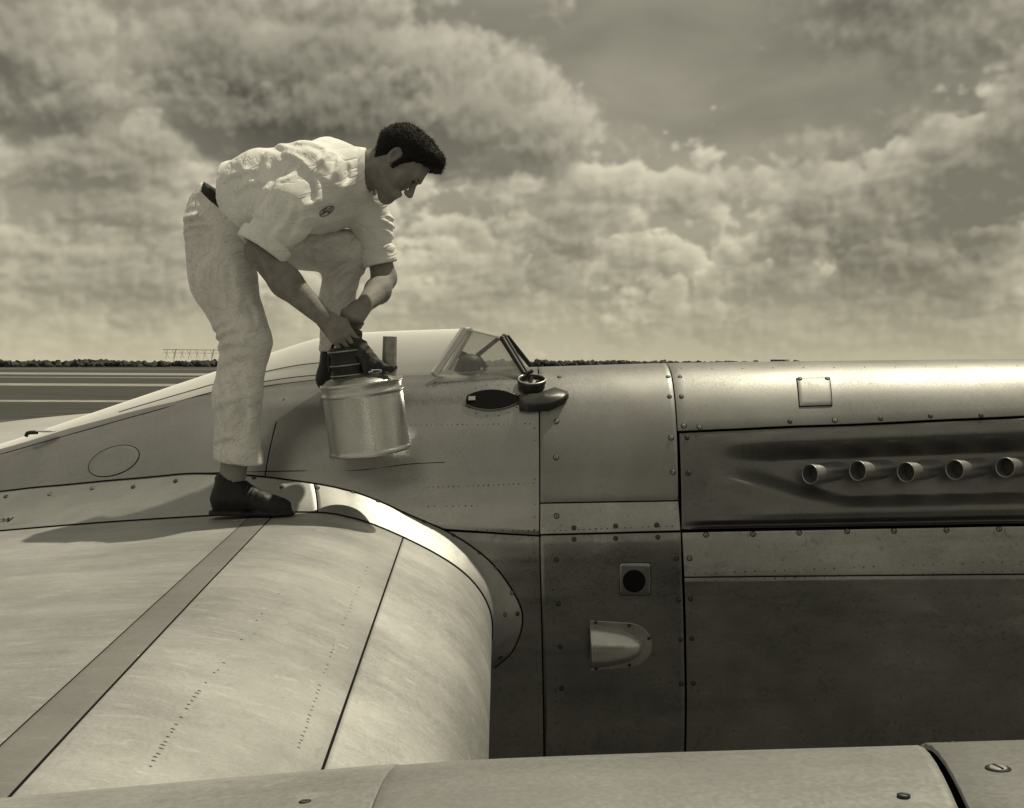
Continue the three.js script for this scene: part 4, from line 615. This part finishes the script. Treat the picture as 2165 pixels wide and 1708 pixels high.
  {
    const base = nets(hair, V(-0.15, -0.10, -0.115), V(0.15, 0.17, 0.115), 0.0032), tufts = [], hp = base.attributes.position, hn = base.attributes.normal, r = rng(88), up = V(0, 1, 0), q = new THREE.Quaternion();
    for (let i = 0; i < 2600; i++) {
      const k = Math.floor(r() * hp.count), p = V(hp.getX(k), hp.getY(k), hp.getZ(k)), n = V(hn.getX(k), hn.getY(k), hn.getZ(k)), d = n.multiplyScalar(0.65 + 0.4 * r()).add(V(0.55 * sstep(0.02, 0.1, p.y) - 0.5 * sstep(0.06, -0.02, p.y), -0.35 * sstep(0.07, 0, p.y) + 0.1, 0)).add(V(r() - 0.5, r() - 0.5, r() - 0.5).multiplyScalar(0.8)).normalize(), L = 0.005 + 0.010 * r() * (p.y > 0.06 ? 1.3 : 0.6);
      const g = new THREE.ConeGeometry(0.0011, L, 3, 1, true); g.translate(0, L * 0.32, 0); g.applyQuaternion(q.setFromUnitVectors(up, d)); g.translate(p.x, p.y, p.z); tufts.push(g);
    }
    put('hair', merge([base, ...tufts]).applyMatrix4(toWorld), hairM, man);
  }
  for (const s of [1, -1]) {
    put('eyebrow', tubeGeo([hw(0.0935, 0.020, 0.012 * s), hw(0.0950, 0.0255, 0.026 * s), hw(0.088, 0.0245, 0.042 * s)], 0.0036, 12, 6), hairM, man);
    const e = new THREE.SphereGeometry(0.0040, 10, 8), c = hw(0.0885, 0.0025, 0.0325 * s); e.translate(c.x, c.y, c.z); put('eye', e, M.black, man);
    put('eyelash', tubeGeo([hw(0.0925, 0.0045, 0.021 * s), hw(0.0945, 0.0072, 0.031 * s), hw(0.0885, 0.004, 0.042 * s)], 0.0019, 10, 5), hairM, man);
  }

  // ---- shirt
  const T = V(0.66, 0.75, 0.0).normalize(), beltP = at(457, 415, 0.45);
  const s = J({ w1: [484, 418, .50], w2: [494, 412, .38], m1: [560, 394, .525], m2: [588, 396, .34], c1: [642, 386, .55], c2: [694, 402, .32], y1: [664, 374, .575], y2: [774, 430, .30], n: [735, 367, .43], b: [700, 366, .44], h1: [622, 424, .53], h2: [684, 426, .35], g1: [548, 430, .52], g2: [575, 430, .37],
    r0: [655, 384, .60], r1: [612, 436, .645], r2: [566, 504, .665], l0: [772, 432, .30], l1: [789, 480, .28], l2: [800, 530, .275] });
  const torso = join([cone(at(461, 426, .50), at(474, 418, .385), 0.106, 0.104), cone(s.w1, s.w2, 0.114, 0.112), cone(s.m1, s.m2, 0.132, 0.13), cone(s.c1, s.c2, 0.134, 0.13), cone(s.y1, s.b, 0.095, 0.10), cone(s.b, s.y2, 0.10, 0.074), cone(s.b, s.n, 0.10, 0.078), cone(s.h1, s.h2, 0.118, 0.105), cone(s.g1, s.g2, 0.115, 0.11)], 0.06);
  const slR = join([cone(s.r0, s.r1, 0.082, 0.096), cone(s.r1, s.r2, 0.096, 0.074)], 0.04), slL = join([cone(s.l0, s.l1, 0.076, 0.069), cone(s.l1, s.l2, 0.069, 0.053)], 0.03);
  const dR = s.r2.clone().sub(s.r1).normalize(), dL = s.l2.clone().sub(s.l1).normalize();
  const slice = (f, p, d, w0, w1) => (x, y, z) => { const q = (x - p.x) * d.x + (y - p.y) * d.y + (z - p.z) * d.z; return smax(smax(f(x, y, z), q - w1, 0.005), w0 - q, 0.005); };
  const cuffR = slice((x, y, z) => cone(s.r1, at(540, 545, .67), 0.096, 0.089)(x, y, z), s.r2, dR, 0.0, 0.044), cuffL = slice((x, y, z) => cone(s.l1, at(806, 570, .27), 0.070, 0.064)(x, y, z), s.l2, dL, -0.012, 0.050);
  const boreR = cone(s.r2, at(535, 560, .67), 0.066, 0.072), boreL = cone(s.l2, at(808, 590, .265), 0.042, 0.047), neckHole = cone(at(745, 372, .43), at(840, 352, .43), 0.058, 0.068);
  const makeCreases = (list, z) => list.map(([u0, v0, u1, v1, A, w]) => { const a0 = at(u0, v0, z), a1 = at(u1, v1, z), dx = a1.x - a0.x, dy = a1.y - a0.y, L = Math.hypot(dx, dy); return [a0.x, a0.y, dx / L, dy / L, L, A, w]; });
  const crease = (list, x, y) => { let s = 0; for (const [ax, ay, dx, dy, L, A, w] of list) { const t = ((x - ax) * dx + (y - ay) * dy) / L; if (t <= 0 || t >= 1) continue; const bow = 0.10 * L * Math.sin(t * Math.PI), d = -(x - ax) * dy + (y - ay) * dx - bow; if (Math.abs(d) > 4 * w) continue; const k = Math.min(1, 4.5 * t * (1 - t)); s += k * A * 1.6 * (Math.exp(-((d / w) ** 2)) - 0.85 * Math.exp(-(((d - 1.7 * w) / (w * 1.15)) ** 2))); } return s; };
  const SC = makeCreases([[596, 336, 672, 398, .008, .010], [668, 385, 672, 445, .007, .010], [640, 352, 600, 392, .005, .010], [600, 378, 552, 462, .006, .013], [632, 432, 572, 512, .006, .014], [655, 440, 610, 520, .005, .012], [560, 330, 540, 398, .006, .014], [505, 352, 520, 420, .005, .012], [478, 398, 560, 380, .004, .010], [500, 430, 590, 400, .004, .011], [708, 325, 700, 385, .006, .010], [730, 335, 716, 410, .005, .010], [688, 318, 676, 352, .005, .009], [650, 480, 720, 440, .005, .012], [640, 500, 700, 478, .004, .010], [792, 438, 826, 462, .005, .007], [784, 452, 828, 482, .005, .008], [778, 470, 820, 505, .004, .008], [815, 470, 812, 512, .004, .008], [540, 470, 590, 490, .004, .008], [545, 312, 610, 330, .003, .012], [620, 318, 690, 330, .003, .012]], .58);
  const axR = dR, folds = (x, y, z) => {
    const q = (x - s.r1.x) * axR.x + (y - s.r1.y) * axR.y, e = (x - s.r1.x) * -axR.y + (y - s.r1.y) * axR.x;
    return crease(SC, x, y) + 0.006 * noise(x * 6 + 2, y * 6, z * 6) + 0.0042 * noise(q * 22 + 3 * noise(x * 5, y * 5, z * 5), e * 9, z * 9) + 0.0010 * noise(x * 40, y * 32, z * 32);
  };
  let shirtF = (x, y, z) => { let d = smin(torso(x, y, z), slR(x, y, z), 0.010); d = smin(d, slL(x, y, z), 0.025); d += folds(x, y, z); d = smin(d, cuffR(x, y, z) + 0.25 * folds(x, y, z), 0.004); d = smin(d, cuffL(x, y, z) + 0.25 * folds(x, y, z), 0.004); d = smax(d, -boreR(x, y, z), 0.004); d = smax(d, -boreL(x, y, z), 0.004); return smax(d, -neckHole(x, y, z), 0.005); };
  const endR = s.r2.clone().addScaledVector(dR, 0.046), endL = s.l2.clone().addScaledVector(dL, 0.052);
  const tail = beltP.clone().addScaledVector(T, 0.012);
  const shirtCut = (x, y, z) => { const d = shirtF(x, y, z), arm = Math.min(slR(x, y, z), cuffR(x, y, z)); const cut = (tail.x - x) * T.x + (tail.y - y) * T.y + (tail.z - z) * T.z - 0.062 * sstep(-1.01, -0.955, x); return smin(smax(d, cut, 0.006), arm + folds(x, y, z) < 0.02 ? smax(d, arm - 0.012, 0.004) : 9, 0.004); };
  const shirt = put('shirt', nets(shirtCut, at(420, 590, 0.82), at(862, 285, 0.12), 0.0058), shirtM, man, 'white short shirt with rolled sleeves');
  // collar: a folded band round the neck with points at the front
  {
    const ax = at(800, 362, .43).sub(at(735, 374, .43)).normalize(), side = V(0, 0, 1), upv = side.clone().cross(ax).normalize(), cc = at(764, 369, .43), NS = 64;
    const ringP = (i, row) => { const th = i / NS * Math.PI * 2 * 0.97 + Math.PI * 0.03, fr = Math.pow(Math.abs((th - Math.PI) / Math.PI), 3.0), c = Math.cos(th), sn = Math.sin(th);
      const fold = [[0.068, 0.008], [0.074, 0.022], [0.084, 0.020], [0.094 + 0.009 * fr, -0.006], [0.100 + 0.030 * fr, -0.030 - 0.040 * fr]][row];
      return cc.clone().addScaledVector(upv, -c * fold[0] * 1.0 + 0.004).addScaledVector(side, sn * fold[0]).addScaledVector(ax, fold[1] + 0.012 * -c - (row > 2 ? 0.006 : 0)); };
    const th = 0.0022, g = gridGeo(NS, 8, (q, t) => { const i = Math.round(q * NS), k = Math.round(t * 8), row = k <= 4 ? k : 8 - k, p = ringP(i, row); return k <= 4 ? p : p.addScaledVector(p.clone().sub(cc).normalize(), -th); }, (p) => [p.x, p.y + p.z]);
    put('collar', g, shirtM, shirt);
  }
  // patch pocket and stitched oval emblem on the chest, laid on the cloth along the sight line
  const clothHit = (u, v, f) => { const d = dirOf(u, v).normalize(), p = V(0, 0, 0); let t = 2.9; for (let i = 0; i < 120; i++) { p.copy(d).multiplyScalar(t).add(CAM); const q = f(p.x, p.y, p.z); if (q < 0.0006) break; t += q * 0.7; } const e = 0.006, n = V(f(p.x + e, p.y, p.z) - f(p.x - e, p.y, p.z), f(p.x, p.y + e, p.z) - f(p.x, p.y - e, p.z), f(p.x, p.y, p.z + e) - f(p.x, p.y, p.z - e)).normalize(); return p.clone().addScaledVector(n, 0.0016); };
  {
    const pts = []; for (let i = 0; i < 28; i++) { const t = i / 28 * Math.PI * 2, x = 17 * Math.cos(t), y = 7.5 * Math.sin(t), c = Math.cos(-0.55), q = Math.sin(-0.55); pts.push(clothHit(690 + x * c - y * q, 446 + x * q + y * c, shirtCut)); }
    const cross = (u0, v0, u1, v1) => tubeGeo([0, .33, .66, 1].map((k) => clothHit(lerp(u0, u1, k), lerp(v0, v1, k) + Math.sin(k * 6) * 1.5, shirtCut)), 0.0013, 12, 5);
    put('emblem', merge([tubeGeo(pts, 0.0012, 80, 5, true), cross(676, 455, 704, 436), cross(682, 444, 696, 449), cross(680, 452, 690, 440), cross(692, 450, 702, 441)]), matte(0.08, 0.9), shirt);
  }

  // ---- trousers
  const tj = { hr: j.hipR, hl: j.hipL, kr: j.kneeR, ar: at(505, 1010, .61), kl: j.kneeL, al: at(702, 775, .25), seat: at(452, 482, .50), seat2: at(472, 480, .36), top1: at(466, 434, .50), top2: at(478, 427, .385), cr: at(499, 838, .60), tR: at(473, 590, .55) };
  const legR = join([cone(tj.seat, tj.seat2, 0.118, 0.112), cone(tj.top1, tj.top2, 0.099, 0.097), cone(tj.hr, tj.tR, 0.112, 0.106), cone(tj.tR, tj.kr, 0.106, 0.082), cone(tj.kr, tj.cr, 0.083, 0.076), cone(tj.cr, tj.ar, 0.076, 0.078)], 0.035);
  const legL = join([cone(tj.hl, tj.kl, 0.110, 0.080), cone(tj.kl, at(712, 640, .25), 0.078, 0.061), cone(at(712, 640, .25), tj.al, 0.061, 0.050)], 0.03);
  const TC = makeCreases([[398, 492, 470, 478, .007, .009], [405, 508, 480, 500, .007, .009], [392, 530, 468, 512, .004, .010], [468, 735, 548, 706, .006, .010], [470, 752, 560, 742, .004, .010], [466, 716, 520, 690, .004, .009], [478, 800, 560, 762, .004, .012], [500, 560, 505, 680, .003, .014], [540, 640, 560, 700, .004, .010], [484, 840, 486, 950, .0035, .014], [528, 780, 530, 940, .0035, .013], [470, 880, 548, 850, .003, .012], [462, 950, 540, 925, .004, .010], [640, 545, 735, 492, .005, .012], [610, 560, 700, 528, .004, .012], [675, 585, 730, 545, .006, .010], [690, 612, 745, 560, .005, .010], [735, 545, 728, 700, .004, .012], [758, 540, 742, 660, .004, .010], [692, 640, 740, 600, .004, .010], [420, 560, 470, 640, .003, .016]], .48);
  const creases = (x, y, z) => { const k = sstep(2.75, 3.25, y); const a1 = Math.abs(noise(x * 6 - y * 7, y * 15 + x * 5, z * 6 + 1)), a2 = Math.abs(noise(x * 15 + 3, y * 5, z * 13)), bend = Math.exp(-(((y - j.kneeR.y) / 0.07) ** 2)) + Math.exp(-((Math.hypot(x - j.kneeL.x + 0.03, y - j.kneeL.y + 0.07) / 0.09) ** 2)) + Math.exp(-((Math.hypot(x - j.hipR.x - 0.03, y - j.hipR.y) / 0.10) ** 2)); return crease(TC, x, y) + 0.006 * noise(x * 7, y * 5, z * 7) + 0.003 * (a1 - 0.2) * bend + 0.0018 * noise(x * 34, y * 34, z * 34); };
  const cutR = at(505, 979, .61), nR = V(-0.13, -1, 0).normalize(), cutL = at(704, 744, .25);
  const hemR = (x, y, z) => { const q = (x - cutR.x) * nR.x + (y - cutR.y) * nR.y; return smax(smax(cone(tj.cr, tj.ar, 0.080, 0.083)(x, y, z), q, 0.004), -q - 0.052, 0.004); };
  const trouF = (x, y, z) => { let d = smin(smax(legR(x, y, z), (x - beltP.x) * T.x + (y - beltP.y) * T.y + (z - beltP.z) * T.z - 0.008, 0.004), legL(x, y, z), 0.03) + creases(x, y, z); d = smin(d, hemR(x, y, z) + 0.3 * creases(x, y, z), 0.003); d = smax(d, (x - cutR.x) * nR.x + (y - cutR.y) * nR.y, 0.005); if (x > -0.75) d = smax(d, cutL.y - y, 0.005); d = smax(d, -cone(at(505, 965, .61), at(505, 1010, .61), 0.060, 0.066)(x, y, z), 0.004); return d; };
  const trousers = put('trousers', nets(trouF, at(358, 1000, 0.78), at(800, 395, 0.05), 0.0066), pantsM, man, 'light stained work trousers with turned up hems');
  put('belt', nets((x, y, z) => { const q = (x - beltP.x) * T.x + (y - beltP.y) * T.y + (z - beltP.z) * T.z; return smax(join([cone(tj.top1, tj.top2, 0.103, 0.101), cone(tj.seat, tj.seat2, 0.116, 0.110)], 0.05)(x, y, z), Math.abs(q) - 0.0165, 0.004); }, at(400, 520, 0.72), at(560, 350, 0.2), 0.0058), leatherM, man, 'dark leather belt');

  // ---- shoes and socks
  put('sock', nets(join([cone(at(500, 950, .61), at(488, 1025, .61), 0.046, 0.044)], 0.01), at(420, 1060, 0.72), at(560, 930, 0.5), 0.006), matte(0.24, 0.9), man);
  const yb = at(540, 1089, 0.63).y + 0.001;
  const shoe = join([cone(at(486, 1016, .61), at(483, 1052, .615), 0.050, 0.051), cone(at(480, 1058, .615), at(505, 1062, .62), 0.052, 0.048), cone(at(515, 1048, .62), at(585, 1072, .632), 0.044, 0.031), cone(at(560, 1074, .63), at(600, 1076, .634), 0.040, 0.029)], 0.03), welt = join([cone(at(470, 1085, .615), at(520, 1085, .62), 0.050, 0.044), cone(at(520, 1085, .62), at(578, 1086, .632), 0.044, 0.046), cone(at(578, 1086, .632), at(602, 1086, .634), 0.046, 0.034)], 0.02);
  put('shoe', nets((x, y, z) => { let d = shoe(x, y, z) + 0.002 * noise(x * 50, y * 50, z * 50); d = smin(d, smax(welt(x, y, z), y - yb - 0.014, 0.004), 0.003); d = smax(d, yb - y, 0.003); return smax(d, -cone(at(496, 990, .61), at(487, 1022, .61), 0.052, 0.042)(x, y, z), 0.005); }, at(420, 1110, 0.75), at(650, 985, 0.48), 0.0045), leatherM, man, 'black leather shoe on the wing root');
  { const laces = []; for (let i = 0; i < 4; i++) { const u = 522 + i * 10, v = 1030 + i * 7; laces.push(tubeGeo([at(u - 6, v + 10, .668 - i * .002), at(u, v, .665), at(u + 4, v - 7, .63)], 0.0022, 10, 5)); } put('laces', merge(laces), matte(0.03, 0.8), man); }
  const yl = 2.888;
  put('shoe', nets((x, y, z) => { let d = join([cone(at(702, 745, .25), at(700, 800, .26), 0.044, 0.050), cone(at(698, 800, .26), at(715, 815, .262), 0.048, 0.046), cone(at(715, 806, .262), at(782, 822, .285), 0.044, 0.030)], 0.03)(x, y, z) + 0.003 * Math.abs(noise(x * 24, y * 40, z * 24)); return smax(d, yl - y, 0.003); }, at(640, 850, 0.42), at(840, 715, 0.12), 0.005), leatherM, man, 'black boot on the far fuselage');
}

// ------------------------------------------------------------------ metal can and rag held in his hands
{
  const base = at(783, 956, 0.57), can = new THREE.Group(); can.name = 'metal_can'; can.position.copy(base); can.rotation.set(0.02, 0.3, 0.125); scene.add(can);
  tag(can, 'round bare metal can with spout hanging tilted from the hands of the man', 'can');
  const px = (CAM.z - 0.57) / FOC;
  const lathe = (pts, n = 56) => new THREE.LatheGeometry(pts.map((p) => new THREE.Vector2(...p)), n);
  const tin = alloy(0.86, mapSkin, rghSkin, bmpSkin, { metal: 0.9, rough: 0.78, bump: 0.0012 });
  mesh('can_body', lathe([[0, 0.004], [0.130, 0.002], [0.1385, 0], [0.1405, 0.004], [0.1405, 0.012], [0.1375, 0.016], [0.1365, 0.020], [0.1365, 0.198], [0.1372, 0.201], [0.1405, 0.205], [0.1405, 0.211], [0.1372, 0.215], [0.1366, 0.218], [0.1366, 0.232], [0.1400, 0.236], [0.1412, 0.241], [0.1400, 0.246], [0.1360, 0.248], [0.132, 0.244]]), tin, can);
  mesh('can_top', lathe([[0.133, 0.243], [0.118, 0.258], [0.075, 0.272], [0.072, 0.274]]), alloy(0.5, mapDirty, rghSkin, bmpSkin, { metal: 0.6 }), can);
  const dark = matte(0.06, 0.5, { metalness: 0.5, map: mapDirty });
  const nx = -0.028; const neck = mesh('neck', lathe([[0.068, 0.262], [0.068, 0.300], [0.071, 0.304], [0.071, 0.312], [0.066, 0.316], [0.064, 0.345], [0.068, 0.348], [0.068, 0.362], [0.060, 0.367], [0, 0.367]]).translate(nx, 0, 0), dark, can);
  mesh('cap', lathe([[0.0, 0.392], [0.030, 0.392], [0.034, 0.386], [0.034, 0.368]]).translate(nx, 0, 0), dark, can);
  for (const y of [0.274, 0.308, 0.355]) { const g = new THREE.TorusGeometry(0.0695, 0.0028, 6, 36); g.rotateX(Math.PI / 2); g.translate(nx, y, 0); mesh('neck_ring', g, M.stack, can); }
  const sp = mesh('spout', merge([cylGeo(V(0.088, 0.250, 0.05), V(0.109, 0.385, 0.05), 0.0255, 0.0235, 24, true), cylGeo(V(0.088, 0.250, 0.05), V(0.109, 0.385, 0.05), 0.0225, 0.0205, 24, true)]), new THREE.MeshPhysicalMaterial({ color: new THREE.Color().setRGB(0.62, 0.61, 0.58), map: mapDirty, metalness: 0.35, roughness: 0.45, side: THREE.DoubleSide }), can);
  mesh('handle', tubeGeo([V(nx - 0.072, 0.29, 0.0), V(nx - 0.068, 0.34, -0.01), V(nx - 0.03, 0.40, -0.03), V(nx + 0.02, 0.405, -0.03), V(nx + 0.058, 0.36, -0.01), V(nx + 0.074, 0.29, 0.0)], 0.005, 50, 8), dark, can);
  mesh('spout_band', cylGeo(V(0.092, 0.276, 0.05), V(0.094, 0.288, 0.05), 0.0275, 0.0275, 20), dark, can);

  const rag = new THREE.Group(); rag.name = 'rag'; const rp = at(755, 720, 0.62); rag.position.copy(rp); scene.add(rag); tag(rag, 'dark oily rag twisted between his hands and the spout of the can', 'rag');
  const rf = join([cone(at(742, 690, .60), at(750, 708, .61), 0.013, 0.020), cone(at(748, 705, .60), at(765, 742, .635), 0.022, 0.026), cone(at(765, 742, .635), at(792, 768, .655), 0.026, 0.017), cone(at(788, 764, .65), at(826, 779, .66), 0.017, 0.012), cone(at(752, 726, .62), at(742, 765, .65), 0.020, 0.010), cone(at(770, 750, .64), at(772, 790, .665), 0.02, 0.010)], 0.012);
  const g = nets((x, y, z) => rf(x, y, z) + 0.014 * (Math.abs(noise(x * 22 + y * 30, y * 14 - x * 26, z * 22)) - 0.2) + 0.003 * noise(x * 70, y * 70, z * 70), at(690, 830, 0.76), at(860, 650, 0.5), 0.0035);
  g.translate(-rp.x, -rp.y, -rp.z); mesh('cloth', g, matte(0.07, 0.8, { map: mapDirty }), rag);
}
renderer.render(scene, camera);
